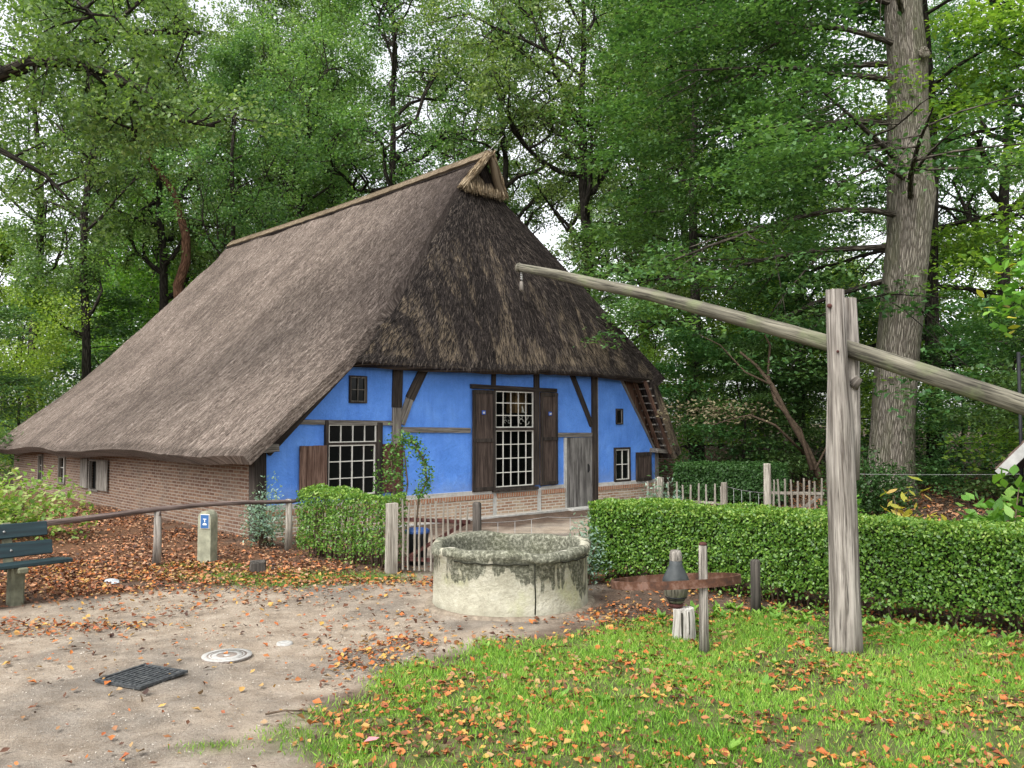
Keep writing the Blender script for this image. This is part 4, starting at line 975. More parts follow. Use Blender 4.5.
def rust():
    m = NT('rusty_iron', .8, .35); v = m.coord('Object'); n = m.noise(v, 7, 6, .7)
    m.color(m.ramp(n, [(.35, (.035, .02, .015)), (.5, (.09, .038, .02)), (.62, (.17, .10, .075)), (.75, (.15, .045, .015))])); m.b.inputs['Metallic'].default_value = .2; m.bump(n, .6, .01); return m.m
M['rust'] = rust()
tyre = MB(); rr = .585; seg = 72
pr = [(rr - .012, -.036), (rr + .012, -.036), (rr + .012, .036), (rr - .012, .036), (rr - .012, -.036)]; tyre.lathe(pr, n=seg, smooth=False, wob=.003)
o = tyre.build('iron_tyre', M['rust'], None); o.location = (1.52, 7.90, .53); o.rotation_euler = (R(-7.5), R(-3.2), 0)
tag(o, 'rusty iron cartwheel tyre hanging level around the black hub', 'wheel tyre')
def stake(name, loc, h, r, mat, label, cat='post', lean=(0, 0), n=10, top=None, group=None, square=False):
    o = empty(name, (loc[0], loc[1], float(gz(loc[0], loc[1]))), random.uniform(0, 1), label, cat, group)
    m = MB()
    if square: m.box((lean[0] / 2, lean[1] / 2, h / 2 - .02), (r * 2, r * 1.7, h + .04), jit=.006, bev=.01)
    else: m.tube([(0, 0, -.04), (lean[0] * .3, lean[1] * .3, h * .35), (lean[0] * .7, lean[1] * .7, h * .7), (lean[0], lean[1], h - .02), (lean[0], lean[1], h)], [r * 1.1, r, r * .96, r * .95, r * .75], n, wob=.06, seed=int(h * 100))
    m.build('shaft', M[mat], o)
    if top: q = MB(); q.tube([(lean[0], lean[1], h - .01), (lean[0], lean[1], h + .012)], [r * .98, r * .6], n, wob=.05); q.build('worn_top', M[top], o)
    return o
random.seed(3)
stake('wooden_stake', (1.665, 7.385), .94, .041, 'post', 'slim weathered stake with reddish top standing inside the rusty tyre', top='shutter_red')
stake('fence_post', (2.57, 8.95), .56, .055, 'stake_dark', 'dark short post standing at the foot of the long hedge')
stake('fence_post', (-1.62, 11.40), .93, .075, 'post_grey', 'pale square gate post at the end of the loose hedge', square=True)
stake('fence_post', (-.46, 11.05), .97, .06, 'stake_dark', 'dark knotty gate post standing just behind the well')

# ------------------------------------------------------------------ picket gates and fences
def pickets(name, a, b, h, n, label, cat, group=None, mat='post_grey', railz=(.75, .2), rmat='shutter_red', brace=True, r=.016, posts=(), jitter=.02, slope=0):
    a, b = Vector((*a, 0)), Vector((*b, 0)); d = b - a; L = d.length; ang = math.atan2(d.y, d.x)
    o = empty(name, (a.x, a.y, float(gz(a.x, a.y))), ang, label, cat, group); rg = random.Random(n)
    for z in railz:
        m = MB(); m.beam((0, .035, z * h), (L, .035, z * h + slope * L), .05, .03, jit=.004); m.build('rail', M[rmat], o)
    if brace: m = MB(); m.beam((.05, .06, .2 * h), (L - .05, .06, .75 * h), .05, .022); m.build('brace', M[rmat], o)
    for k in range(n):
        x = L * (k + .5) / n + rg.uniform(-jitter, jitter) * .5; hh = h * (1 + rg.uniform(-.035, .035)) + slope * x
        m = MB(); m.tube([(x, 0, .05), (x + rg.uniform(-jitter, jitter) * .5, -.004, hh * .5), (x + rg.uniform(-jitter, jitter), 0, hh)], [r, r, r * .8], 6, wob=.12, seed=k, smooth=False); m.build('picket', M[mat], o)
    for x, hh, w_ in posts: m = MB(); m.box((x, .03, hh / 2), (w_, w_ * .8, hh + .04), jit=.005, bev=.012); m.build('post', M[mat], o)
    return o
pickets('picket_gate', (-1.50, 11.37), (-.56, 11.08), .95, 12, 'rustic picket gate of thin grey sticks between the loose hedge and the well', 'gate')
pickets('picket_fence', (2.65, 16.9), (3.98, 15.7), .84, 11, 'low pale picket fence starting at the house corner', 'fence', railz=(.6, .2), rmat='post_grey', brace=False, r=.022, posts=((.35, .92, .12), (1.74, .88, .10)))
pickets('picket_fence', (4.35, 14.2), (5.22, 14.1), 1.06, 9, 'picket gate hung on a tall pale post beyond the hedge', 'fence', rmat='post_grey', railz=(.78, .3), r=.018, posts=((-.05, 1.30, .11),))
o = stake('gate_stone', (5.40, 14.1), 1.12, .13, 'rail', 'brownish broken gate post beside the picket gate', 'post', (.05, 0)) 
# wire fences
def wirefence(name, pts, zs, label, hoops=0, r=.004, cross=None):
    o = empty(name, (*pts[0], 0), 0, label, 'fence'); off_ = Vector((*pts[0], 0)); P = [Vector((*p, 0)) for p in pts]
    for z in zs:
        m = MB(); q = []
        for a, b in zip(P[:-1], P[1:]):
            for k in range(6): q.append(a + (b - a) * k / 6 - off_ + Vector((0, 0, z - .02 * math.sin(k / 6 * math.pi))))
        q.append(P[-1] - off_ + Vector((0, 0, z))); m.tube(q, r, 4); m.build('wire', M['metal'], o)
    if cross:
        for a, b in zip(P[:-1], P[1:]):
            n = int((b - a).length / cross)
            for k in range(1, n): m = MB(); p = a + (b - a) * k / n - off_; m.tube([p + Vector((0, 0, 0)), p + Vector((0, 0, zs[0] - .02))], r * .8, 4); m.build('upright_wire', M['metal'], o)
    return o
wirefence('wire_fence', [(-.42, 11.2), (.5, 11.9), (1.15, 12.1)], (.68, .40), 'low sagging wire fence between the well and the house yard', cross=.28)
wirefence('wire_fence', [(3.98, 15.7), (4.30, 14.2)], (.82, .5, .25), 'thin wires strung from the low picket fence to the tall gate post', cross=.3)
wirefence('wire_fence', [(5.5, 14.1), (9.5, 14.3), (14, 14)], (1.15,), 'single wire strung beyond the hedge in front of the big tree')

# ------------------------------------------------------------------ rail fence, marker, bench, bin, small things
o = empty('rail_fence', (-4.98, 11.87, 0), 0, 'rough pole rail on two short pale posts before the brick wall', 'fence')
for (x, y, h) in ((0, 0, .76), (1.45, 1.48, .80), (-1.45, -1.45, .70)):
    m = MB(); m.tube([(x, y, -.04), (x + .01, y, h * .5), (x, y, h)], [.062, .055, .05], 10, wob=.06, seed=int(h * 50)); m.build('post', M['post' if h < .8 else 'post_grey'], o)
m = MB(); m.tube([(-1.75, -1.75, .64), (-1.4, -1.42, .66), (-1.0, -1.05, .715), (-.5, -.5, .75), (0, -.02, .79), (.55, .53, .81), (1.0, 1.0, .79), (1.5, 1.5, .76), (1.6, 1.62, .77)], [.042, .044, .042, .04, .037, .034, .032, .034, .025], 10, wob=.12, seed=8)
m.tube([(.02, .0, .79), (.04, -.02, .70)], [.03, .02], 6); m.build('rail', M['rail'], o)
o = empty('marker_post', (-4.36, 12.12, 0), R(-14), 'squat round-topped stone marker with a small blue sign', 'marker post')
m = MB(); W2 = .105
prof_ = [(-W2, 0), (W2, 0), (W2, .64)] + [(W2 * math.cos(a), .64 + .11 * math.sin(a)) for a in np.linspace(.2, math.pi - .2, 9)] + [(-W2, .64)]
nn_ = len(prof_); m.add([(x, -.085, z) for x, z in prof_] + [(x, .085, z) for x, z in prof_], [tuple(range(nn_))] + [tuple(range(2 * nn_ - 1, nn_ - 1, -1))] + [(i, nn_ + i, nn_ + (i + 1) % nn_, (i + 1) % nn_)[::-1] for i in range(nn_)])
m.build('body', plain('lichen_concrete', (.26, .26, .19), .95, .1, var=.35, scale=9, bump=.5), o)
m = MB(); m.box((.015, -.092, .60), (.145, .012, .205), bev=.003); s_ = m.build('sign', M['white'], o)
m = MB(); m.box((.015, -.0995, .60), (.128, .004, .188)); b_ = m.build('sign_face', plain('blue_sign', (.035, .11, .27), .5, .3, var=.05), s_)
m = MB(); m.box((.018, -.1035, .635), (.052, .004, .010)); m.box((.018, -.1035, .613), (.012, .004, .045)); m.box((.018, -.1035, .560), (.060, .004, .020)); m.box((.018, -.1035, .573), (.036, .004, .008)); m.build('sign_symbol', plain('white_paint', (.75, .78, .8), .6, .3, var=.03), b_)
# bench
ang = math.atan2(.76, .65)
o = empty('park_bench', (-4.97, 9.62, 0), ang, 'dark green plank park bench on a mossy support at the left edge', 'bench')
gm = NT('dark_green_bench_paint', .5, .4); n = gm.noise(gm.coord('Object', (1.5, 25, 25)), 1.2, 5); gm.color(gm.ramp(n, [(.35, (.007, .018, .022)), (.6, (.012, .034, .040)), (.8, (.03, .06, .065))])); gm.bump(n, .3, .005)
Lb = 1.9
for k in range(3): m = MB(); m.box((-Lb / 2, .09 + k * .135, .445 - .012 * k), (Lb, .12, .045), bev=.008); m.build('seat_board', gm.m, o)
tl = Matrix.Rotation(R(-14), 3, 'X')
for z_, y_ in ((.565, .475), (.775, .53)): m = MB(); m.box((-Lb / 2 - .06 - .04 * (z_ > .6), y_, z_), (Lb, .04, .165), tl, bev=.008); m.build('back_board', gm.m, o)
cm = plain('mossy_concrete_leg', (.13, .13, .09), .95, .1, var=.45, scale=7, bump=.6)
for x_ in (-.52, -1.55):
    m = MB(); m.box((x_, .24, .20), (.13, .20, .44), bev=.02, jit=.004); m.box((x_, .23, .39), (.11, .44, .07), bev=.015); m.build('leg', cm, o)
    m = MB(); m.box((x_, .51, .60), (.10, .05, .55), tl, bev=.01); m.build('back_support', cm, o)
m = MB(); 
for x_, z_, y_ in ((-.50, .565, .452), (-.56, .775, .507)): m.tube([(x_, y_, z_), (x_, y_ - .008, z_)], .014, 8)
m.build('bolt', M['metal'], o)
# bin behind the gate
o = empty('waste_bin', (-1.35, 12.05, 0), .2, 'black bin with a blue lid half hidden behind the picket gate', 'bin')
m = MB(); m.lathe([(.0, 0), (.13, 0), (.165, .42), (.17, .44), (.15, .44)], n=20); m.build('body', M['iron'], o)
m = MB(); m.lathe([(.175, .44), (.18, .47), (.15, .50), (.0, .52)], n=20); m.build('lid', plain('blue_plastic', (.02, .06, .20), .4, .4, var=.1), o)
# ground fittings
gm2 = NT('cast_drain_grate', .7, .5); v_ = gm2.coord('Object'); n = gm2.noise(v_, 30, 4); gm2.color(gm2.ramp(n, [(.4, (.022, .025, .028)), (.6, (.055, .06, .062)), (.78, (.22, .21, .19))])); gm2.bump(n, .6, .01)
o = empty('drain_grate', (-2.88, 6.64, float(gz(-2.88, 6.64)) + .014), R(-24), 'black square drain grate set in the gravel path', 'grate')
m = MB(); S_ = .47
for s1 in (-1, 1): m.box((s1 * (S_ / 2 - .012), 0, 0), (.024, S_, .02)); m.box((0, s1 * (S_ / 2 - .012), -.001), (S_ - .05, .024, .02))
m.build('frame', gm2.m, o); m = MB()
for k in range(9): m.box((-S_ / 2 + .05 + k * .045, 0, -.003), (.024, S_ - .05, .014), jit=.001)
for k in range(5): m.box((0, -S_ / 2 + .07 + k * .08, -.005), (S_ - .05, .02, .012))
m.build('grid', gm2.m, o)
m = MB(); m.box((0, 0, -.012), (S_ - .03, S_ - .03, .004)); m.build('dark_gap', M['inner'], o)
o = empty('manhole_cover', (-2.44, 7.29, float(gz(-2.44, 7.29)) + .012), 0, 'round pale manhole cover with white rings in the path', 'cover')
wm = plain('pale_worn_stone', (.36, .35, .325), .8, .2, var=.2, scale=30)
m = MB(); m.lathe([(0, .004), (.20, .004), (.205, -.01)], n=40); m.build('plate', plain('grey_brown_stone', (.24, .20, .17), .9, .1, var=.3, scale=30), o)
for a_, b_ in ((.165, .205), (.085, .125), (.0, .028), (.135, .148)): m = MB(); m.lathe([(a_, .0075 + .0), (b_, .0075), (b_ + .001, .002)], n=40, wob=.012); m.build('ring', wm, o)
o = empty('valve_cover', (-2.07, 7.75, float(gz(-2.07, 7.75)) + .01), 0, 'tiny round grey valve cover beyond the manhole', 'cover'); m = MB(); m.lathe([(0, .008), (.055, .008), (.07, .006), (.075, -.01)], n=24); m.build('plate', wm, o); m = MB(); m.lathe([(.02, .011), (.03, .013), (.04, .011)], n=20); m.build('ridge', M['lime'], o)
m = MB(); m.box((0, 0, .07), (.22, .14, .15), jit=.012, bev=.02); o = m.build('dark_block', M['stake_dark'], None); o.location = (-3.42, 11.40, 0); o.rotation_euler = (0, 0, .3); tag(o, 'small dark wooden block lying beside the loose hedge', 'block')
rg = random.Random(2); m = MB(); m.lathe([(0, .045), (.05, .05), (.085, .03), (.10, .008), (.07, 0)], n=9, wob=.25, seed=5, smooth=False); o = m.build('paper_scrap', plain('white_paper', (.42, .45, .47), .8, .2, var=.1), None); o.location = (-5.0, 10.55, .01); tag(o, 'crumpled whitish scrap of paper on the leaf-strewn ground', 'litter')
r_ = np.random.RandomState(1); o = leafmesh('pink_leaf', np.array([[-.87, 5.31, .035]]), np.array([[1, .3, .1]]), np.array([[0, 0, 1.0]]), .10, .07, plain('pink_leaf_colour', (.62, .22, .24), .6, .3, var=.1), shape=6); tag(o, 'single pink leaf lying at the edge of the grass', 'leaf')
m = MB(); m.tube([(0, 0, .02), (.12, .03, .035), (.28, .06, .02)], [.008, .007, .004], 5); m.tube([(.12, .03, .035), (.2, -.03, .03)], [.005, .003], 4); o = m.build('twig', M['twig'], None); o.location = (-1.68, 5.82, float(gz(-1.68, 5.82))); tag(o, 'dark forked twig fallen on the gravel path', 'twig')

# shed roof corner at the right edge
o = empty('garden_shed', (7.23, 11.6, .17), R(-38), 'low shed with a steep tiled roof verge at the right edge', 'shed')
m = MB(); m.box((1.2, 1.0, .75), (2.0, 2.0, 1.5)); m.build('wall', M['timber_dark'], o)
rt = plain('dark_roof_tile', (.10, .07, .055), .85, .2, var=.4, scale=14)
m = MB(); p0 = Vector((-.42, 0, 1.18)); dirx = Vector((math.cos(R(48)), 0, math.sin(R(48))))
for k in range(9):
    c_ = p0 + dirx * (.12 + k * .24) + Vector((0, .8, .03))
    m.box(c_, (.28, 2.5, .035), Matrix.Rotation(R(-45), 3, 'Y'), jit=.004)
m.build('roof', rt, o)
m = MB(); m.beam(p0 + Vector((.02, -.46, -.05)), p0 + dirx * 2.2 + Vector((.02, -.46, -.05)), .13, .035, bev=.004); m.build('verge_board', plain('white_verge_paint', (.36, .36, .34), .7, .2, var=.2), o)
m = MB(); m.beam(p0 + Vector((.06, .8, -.03)), p0 + dirx * 2.2 + Vector((.06, .8, -.03)), .03, 2.4); m.build('soffit', M['timber_dark'], o)
# lamp post beyond the shed
o = empty('lamp_post', (7.86, 13.0, 0), 0, 'thin black lamp post with a side lantern seen beyond the shed', 'lamp post')
m = MB(); m.tube([(0, 0, 0), (0, 0, 3.1)], .026, 10); m.build('pole', M['iron'], o); m = MB(); m.tube([(0, 0, 3.0), (.12, 0, 3.05), (.2, 0, 3.02)], .015, 6); m.build('arm', M['iron'], o)
m = MB(); m.lathe([(.02, .12), (.12, .0), (.10, -.02), (.07, -.22), (.0, -.23)], (.26, 0, 2.96), 6, smooth=False); m.build('lantern', M['iron'], o)

# ------------------------------------------------------------------ trees
def bark(name, dark, light, sc_=1.0, furrow=True, moss=None):
    m = NT(name, .95, .1); v = m.coord('suv', (11 * sc_, 11 * sc_, 2.0 * sc_)); n = m.noise(v, 1.3, 6, .65, .5)
    vo = m.new('ShaderNodeTexVoronoi'); vo.feature = 'DISTANCE_TO_EDGE'; vo.inputs['Scale'].default_value = 1.6
    m.link(m.coord('suv', (9 * sc_, 9 * sc_, 1.5 * sc_)), vo.inputs['Vector'])
    e = m.bw(vo.outputs['Distance'], .0, .22); h = m.math('ADD', m.math('MULTIPLY', e, .6), m.math('MULTIPLY', n, .6))
    c = m.ramp(h, [(.3, dark), (.7, tuple((a + b) / 2 for a, b in zip(dark, light))), (1.0, light)])
    if moss: c = m.mix(m.math('MULTIPLY', m.bw(m.noise(m.coord('suv', (2, 2, .5)), 1.2, 5), .45, .65), .5), c, moss)
    m.color(c); m.bump(h, 1.0, .05); return m.m
M['bark_big'] = bark('furrowed_grey_bark', (.14, .12, .097), (.40, .36, .30), 1.25, moss=(.15, .16, .09))
M['bark_limb'] = bark('grey_brown_limb_bark', (.045, .038, .03), (.17, .15, .12), 1.0)
M['bark_dark'] = bark('dark_wet_bark', (.018, .016, .013), (.075, .065, .052), 1.0)
M['bark_red'] = bark('reddish_pine_bark', (.08, .04, .025), (.26, .14, .09), 1.0)
M['oak_leaf'] = leaf('oak_leaf', [(.04, .095, .034), (.08, .165, .052), (.135, .25, .072), (.20, .33, .10), (.33, .44, .18)], .45, .36, hue=.06)
M['beech_leaf'] = leaf('beech_leaf', [(.028, .075, .028), (.058, .135, .045), (.10, .205, .065), (.18, .30, .11)], .38, .45, hue=.05)
M['light_beech'] = leaf('pale_beech_leaf', [(.08, .17, .03), (.14, .26, .045), (.22, .35, .06), (.34, .45, .10)], .5, .45, hue=.06)  # lighter yellow-green leaf for the young beeches and light green shrubs

def gen_tree(seed, H=22, cb=6, spread=6, tr=.28, limbs=16, style='oak', leafN=40000, Ls=(.10, .17), lean=(0, 0), crook=.25, crown_top=1.0, mat_bark='bark_dark', mat_leaf='oak_leaf', low_skirt=0, one_side=None, trunk_pts=None, trunk_n=10, split=False, tr2=0, keep_fn=None):
    rg = np.random.RandomState(seed); mb = MB()
    if trunk_pts is None:
        n = 12; pts = []; p = np.zeros(3); 
        for k in range(n + 1):
            z = H * k / n; w_ = crook * (k / n) * 2.2
            pts.append(np.array([lean[0] * (k / n) + math.sin(k * .9 + seed) * w_ * .45 + rg.randn() * w_ * .12, lean[1] * (k / n) + math.cos(k * .7 + seed) * w_ * .4, z]))
        pts[0][2] = -.1; rads = [tr * (1 - .85 * (k / n) ** 1.1) * (1.35 if k == 0 else 1) for k in range(n + 1)]
        n_t = n
    else:
        pts = [np.array(p[:3], float) for p in trunk_pts]; rads = [p[3] for p in trunk_pts]
    mb.tube(pts, rads, trunk_n, wob=.04, seed=seed); tk = mb; mb = MB() if split else mb
    zs = [p[2] for p in pts]
    def tp(z): return np.array([np.interp(z, zs, [p[i] for p in pts]) for i in range(3)])
    def trr(z): return float(np.interp(z, zs, rads))
    clumps = []
    def limb(p0, d, L, r, depth):
        n = 6 if depth == 0 else 4; q = [p0]; dd = d / np.linalg.norm(d)
        for k in range(n):
            kink = rg.randn(3) * crook * (1.1 if style == 'oak' else .35)
            if style == 'oak': kink[2] += .10
            else: kink[2] += -.06 if depth < 2 else -.02
            dd = dd + kink; dd /= np.linalg.norm(dd); q.append(q[-1] + dd * L / n)
        rr_ = [max(.006, r * (1 - .8 * k / n)) for k in range(n + 1)]
        if r > .012: mb.tube(q, rr_, 6 if depth == 0 else 4, cap=False)
        if depth >= 1: clumps.append((q[-1], L)); clumps.append((q[-2], L))
        if depth == 0: clumps.append((q[-1], L * .5))
        if depth < 2:
            nb = [7, 4][depth]
            for k in range(nb):
                f = .28 + .72 * (k + rg.rand() * .8) / nb; i = min(int(f * n), n - 1); p = q[i] + (q[i + 1] - q[i]) * (f * n - i)
                ax = rg.randn(3); ax -= dd * ax.dot(dd); ax /= np.linalg.norm(ax)
                if style != 'oak': ax[2] *= .25
                nd = dd * .75 + ax * 1.0 + np.array([0, 0, .15 if style == 'oak' else -.05]); limb(p, nd, L * rg.uniform(.35, .55), rr_[i] * (.7 if tr2 else .55), depth + 1)
    for k in range(limbs):
        f = (k + rg.rand()) / limbs; z = cb + (H * .95 - cb) * f; a = k * 2.4 + rg.rand() * 1.2
        if one_side is not None and rg.rand() < .8: a = one_side + rg.uniform(-1.1, 1.1)
        prof__ = (math.sin(math.pi * (f * .78 + .16)) ** .8) * crown_top if style == 'oak' else (1 - .62 * f)
        L = spread * prof__ * rg.uniform(.75, 1.2); up = (.25 + .9 * f) if style == 'oak' else (.05 + .55 * f)
        limb(tp(z), np.array([math.cos(a), math.sin(a), up]), L, min(.24 if tr2 else (.085 if split else .13), max(.02, trr(z) * (.75 if tr2 else .5))), 0)
    clumps.append((tp(H), 2))
    cc = np.array([c[0] for c in clumps]); nC = len(cc); per = max(8, leafN // nC)
    idx = np.repeat(np.arange(nC), per); n = len(idx)
    if style == 'oak':
        rad = rg.uniform(.38, .72, nC)[idx][:, None]; o3 = unit(rg, n) * (rg.rand(n, 1) ** .45) * rad * np.array([1, 1, .62])
        N = rg.randn(n, 3) + np.array([0, 0, .7]); D = unit(rg, n, .7, -.1)
    else:
        rad = rg.uniform(.5, 1.0, nC)[idx][:, None]; o3 = unit(rg, n) * (rg.rand(n, 1) ** .5) * rad * np.array([1, 1, .16]); o3[:, 2] -= np.hypot(o3[:, 0], o3[:, 1]) * .22
        N = rg.randn(n, 3) * .35 + np.array([0, 0, 1]); D = unit(rg, n, .25, -.25)
    L = rg.uniform(Ls[0], Ls[1], n); cb_ = rg.rand(nC)[idx]
    P = cc[idx] + o3
    k = (P[:, 2] > .3) & (rg.rand(n) < keep_fn(P) if keep_fn else True)
    root = empty('tree'); tk.build('trunk', M[mat_bark], root)
    if split: mb.build('limbs', M['bark_limb'], root)
    leafmesh('crown', P[k], D[k], N[k], L[k], L[k] * .62, M[mat_leaf], root, rs=rg, fold=.2, rnd=np.clip(rg.rand(k.sum()) * .55 + cb_[k] * .45, 0, 1))
    return root
protos = {
    'oakA': gen_tree(1, 23, 7, 6.5, .30, 17, 'oak', 37000, crook=.34, tr2=1),
    'oakB': gen_tree(2, 21, 5, 7.0, .26, 16, 'oak', 36000, crook=.42, tr2=1),
    'oakC': gen_tree(5, 25, 8, 5.5, .28, 18, 'oak', 37000, crook=.32, tr2=1),
    'beechA': gen_tree(3, 20, 3.0, 5.5, .20, 24, 'beech', 46000, (.10, .17), mat_leaf='beech_leaf', crook=.15),
    'beechB': gen_tree(4, 16, 1.6, 4.6, .15, 22, 'beech', 38000, (.10, .16), mat_leaf='light_beech', crook=.18),
    'slim': gen_tree(9, 20, 5.0, 5.2, .20, 15, 'oak', 28000, (.10, .16), crook=.32, mat_leaf='oak_leaf'),
    'low': gen_tree(6, 5.5, .3, 2.6, .07, 18, 'beech', 15000, (.08, .14), mat_leaf='beech_leaf', crook=.3),
    'lowL': gen_tree(8, 6.5, .6, 2.8, .07, 16, 'oak', 13000, (.08, .14), mat_leaf='light_beech', crook=.3),
}
used = set()
def plant(kind, px, Yd, label, rot=0, scl=1.0, name='tree', cat='tree', group='woodland trees round the farmhouse', xy=None, zs=1.0):
    x = (px - 512) / 840 * Yd
    src = protos[kind]
    o = src if kind not in used else copy_tree(src)
    used.add(kind); o.name = name
    o.location = (x, Yd, float(gz(x, Yd)) - .05); o.rotation_euler = (0, 0, rot); o.scale = (scl, scl, scl * zs)
    tag(o, label, cat, group); return o
# first row, trees one can tell apart (px = bearing, distance in metres; true size trees standing on the ground)
G1 = 'woodland trees round the farmhouse'
plant('slim', 33, 34.0, 'straight dark-trunked tree nearest the left edge beyond the low end of the roof', 0.4, 1.05)
plant('slim', 84, 32.5, 'dark slender tree leaning over the low left end of the roof', 2.9, .98)

plant('oakB', 232, 43, 'thin dark tree rising just above the left end of the ridge', 2.0, .92)
plant('oakA', 392, 38, 'big dark forked oak rising behind the middle of the ridge', 1.1, 1.0)
plant('oakB', 478, 47, 'oak standing right behind the roof gablet', .3, 1.05)
plant('oakA', 585, 33, 'spreading oak with crooked dark limbs right of the gablet', 3.6, .98)
plant('oakC', 645, 42, 'tall tree between the crooked oak and the dark trunk', 4.4, 1.0)
plant('beechA', 697, 29, 'dark trunked beech standing just right of the house eaves', 1.9, 1.05)
plant('slim', 800, 28.5, 'slim dark tree seen left of the sweep post top', 4.0, .95)
plant('beechA', 935, 24.5, 'dark trunk standing just right of the big grey tree', 5.2, 1.12)
plant('oakC', 1010, 33, 'tall tree behind the right end of the sweep pole', 2.2, 1.0)
plant('beechB', 1075, 21, 'leafy tree reaching in from beyond the right edge', .7, 1.1)
plant('beechB', 760, 37, 'light green young beech beyond the hanging dark branches', 3.1, 1.0)
plant('oakB', 150, 46, 'tree far behind the low left end of the roof', 5.0, 1.05)
plant('oakA', 305, 52, 'tree far behind the middle of the thatched ridge', 4.8, 1.05)
plant('oakB', 300, 39, 'oak whose crown spreads over the left half of the ridge', 2.6, .95)
plant('oakC', 160, 37, 'tall oak over the low left end of the roof', .2, .9)
plant('oakA', 500, 40, 'tall oak whose dark limbs spread behind the gablet', 5.6, .95)
plant('oakB', 690, 38, 'tall oak between the gablet and the hanging dark branches', 1.6, 1.0)
plant('slim', 230, 31, 'slender leafy tree close behind the left end of the ridge', 1.0, .0 + .8)
plant('oakC', 262, 45, 'very tall oak filling the sky above the left end of the ridge', 3.3, 1.08)
plant('slim', 330, 47, 'slender oak beside the big forked oak behind the ridge', 4.1, 1.35)
G2 = 'far woodland trees'
rg = random.Random(17)
for i, px in enumerate(range(-120, 1220, 150)):
    plant(('oakA', 'beechB', 'oakC', 'oakB', 'beechA')[i % 5], px + rg.uniform(-20, 20), rg.uniform(52, 64), 'tall woodland tree far behind, one of the back rows', rg.uniform(0, 6.28), rg.uniform(.95, 1.2), group=G2)
for i, px in enumerate(range(-100, 1200, 230)):
    plant(('beechB', 'oakB', 'beechB', 'oakC')[i % 4], px + rg.uniform(-30, 30), rg.uniform(76, 92), 'tall woodland tree far behind, one of the back rows', rg.uniform(0, 6.28), rg.uniform(1.05, 1.4), group=G2)
# understorey
G3 = 'understorey shrubs at the woodland edge'
for k, (px, Yd, kd, s, lb) in enumerate([(690, 24, 'low', .85, 'dark shrub just right of the house corner behind the clipped hedge'), (742, 23, 'low', .75, 'dark shrub behind the tall gate post'), (800, 25, 'low', .9, 'dark shrub behind the far picket gate'),
        (655, 29, 'lowL', .9, 'light green shrub showing past the right roof edge'), (775, 33, 'lowL', 1.2, 'bright green shrub in the gap below the sweep pole'), (850, 27, 'low', 1.0, 'dark shrub left of the big grey trunk'),
        (720, 36, 'lowL', 1.4, 'bright green shrub behind the dead leaning stems'), (960, 22, 'low', .8, 'dark shrub right of the big grey trunk'), (1010, 20, 'low', .8, 'dark shrub behind the shed roof'), (985, 28, 'lowL', 1.1, 'light green shrub above the shed roof'), (905, 31, 'lowL', 1.1, 'light green shrub beyond the big grey trunk'),
        (20, 31, 'lowL', 1.0, 'light green undergrowth shrub at the left edge behind the roof'), (95, 36, 'low', 1.4, 'dark undergrowth shrub beyond the low end of the roof'), (150, 42, 'lowL', 1.9, 'light green shrub seen over the low end of the roof'), (-40, 27, 'low', 1.1, 'dark shrub at the left edge beside the wall end'),
        (1080, 17, 'low', .9, 'dark shrub right of the lamp post')]):
    plant(kd, px, Yd, lb, k * 1.3, s, 'shrub', 'shrub', G3)
for i, px in enumerate(range(-80, 1180, 84)):
    plant('lowL' if i % 3 else 'low', px + rg.uniform(-20, 20), rg.uniform(44, 56), 'leafy undergrowth shrub deep in the wood', rg.uniform(0, 6), rg.uniform(1.2, 2.0), 'shrub', 'shrub', 'undergrowth deep in the wood')

def at(px, py, d):
    P_ = math.atan(39 / 840); a = (px - 512) / 840; b = (384 - py) / 840
    r = np.array([a, math.cos(P_) - b * math.sin(P_), math.sin(P_) + b * math.cos(P_)]); return np.array([0, 0, 2.0]) + r * d / r[1]
# the big grey tree at the right
random.seed(8)
bt = []
for (x, z, r) in ((9.42, -.1, .78), (9.38, .4, .62), (9.42, 1.2, .56), (9.50, 2.2, .54), (9.62, 3.6, .53), (9.80, 5.2, .54), (9.97, 6.6, .56), (10.05, 7.6, .60), (10.03, 8.2, .57), (10.0, 9.2, .51), (10.02, 11, .50), (9.95, 12.2, .47), (10.0, 14, .42), (10.2, 18, .3), (10.1, 24, .1)): bt.append((x, 20.9, z, r))
x0 = bt[0][0]
bt2 = [(p[0] - x0, p[1] - 20.9, p[2], p[3] * .93) for p in bt]
big = gen_tree(21, 24, 5.5, 6.8, .55, 34, 'beech', 120000, (.09, .15), crook=.16, mat_leaf='beech_leaf', mat_bark='bark_big', trunk_pts=bt2, trunk_n=40, one_side=math.pi * 1.02, split=True, keep_fn=lambda P: np.where((P[:, 1] < .2) & (np.abs(P[:, 0] - .5 - P[:, 1] * .45) < 1.0) & (P[:, 2] < 14), .08, 1.0))
big.name = 'large_tree'; big.location = (x0, 20.9, .15); tag(big, 'huge grey furrowed trunk with drooping dark foliage at the right', 'tree')
kn = MB(); 
kn.lathe([(.16, -.04), (.15, .03), (.09, .05), (.06, .02), (0, .01)], (0, 0, 0), 14, wob=.08, seed=3); k1 = kn.build('branch_scar', M['bark_big'], big); k1.location = (.78, -.55, 11.0 - 0); k1.rotation_euler = (R(80), 0, R(20))
kn = MB(); kn.tube([(.62, -.1, 7.2), (.98, -.12, 7.55), (1.12, -.1, 7.85)], [.32, .16, .05], 12, wob=.08, seed=4); kn.build('branch_stub', M['bark_big'], big)
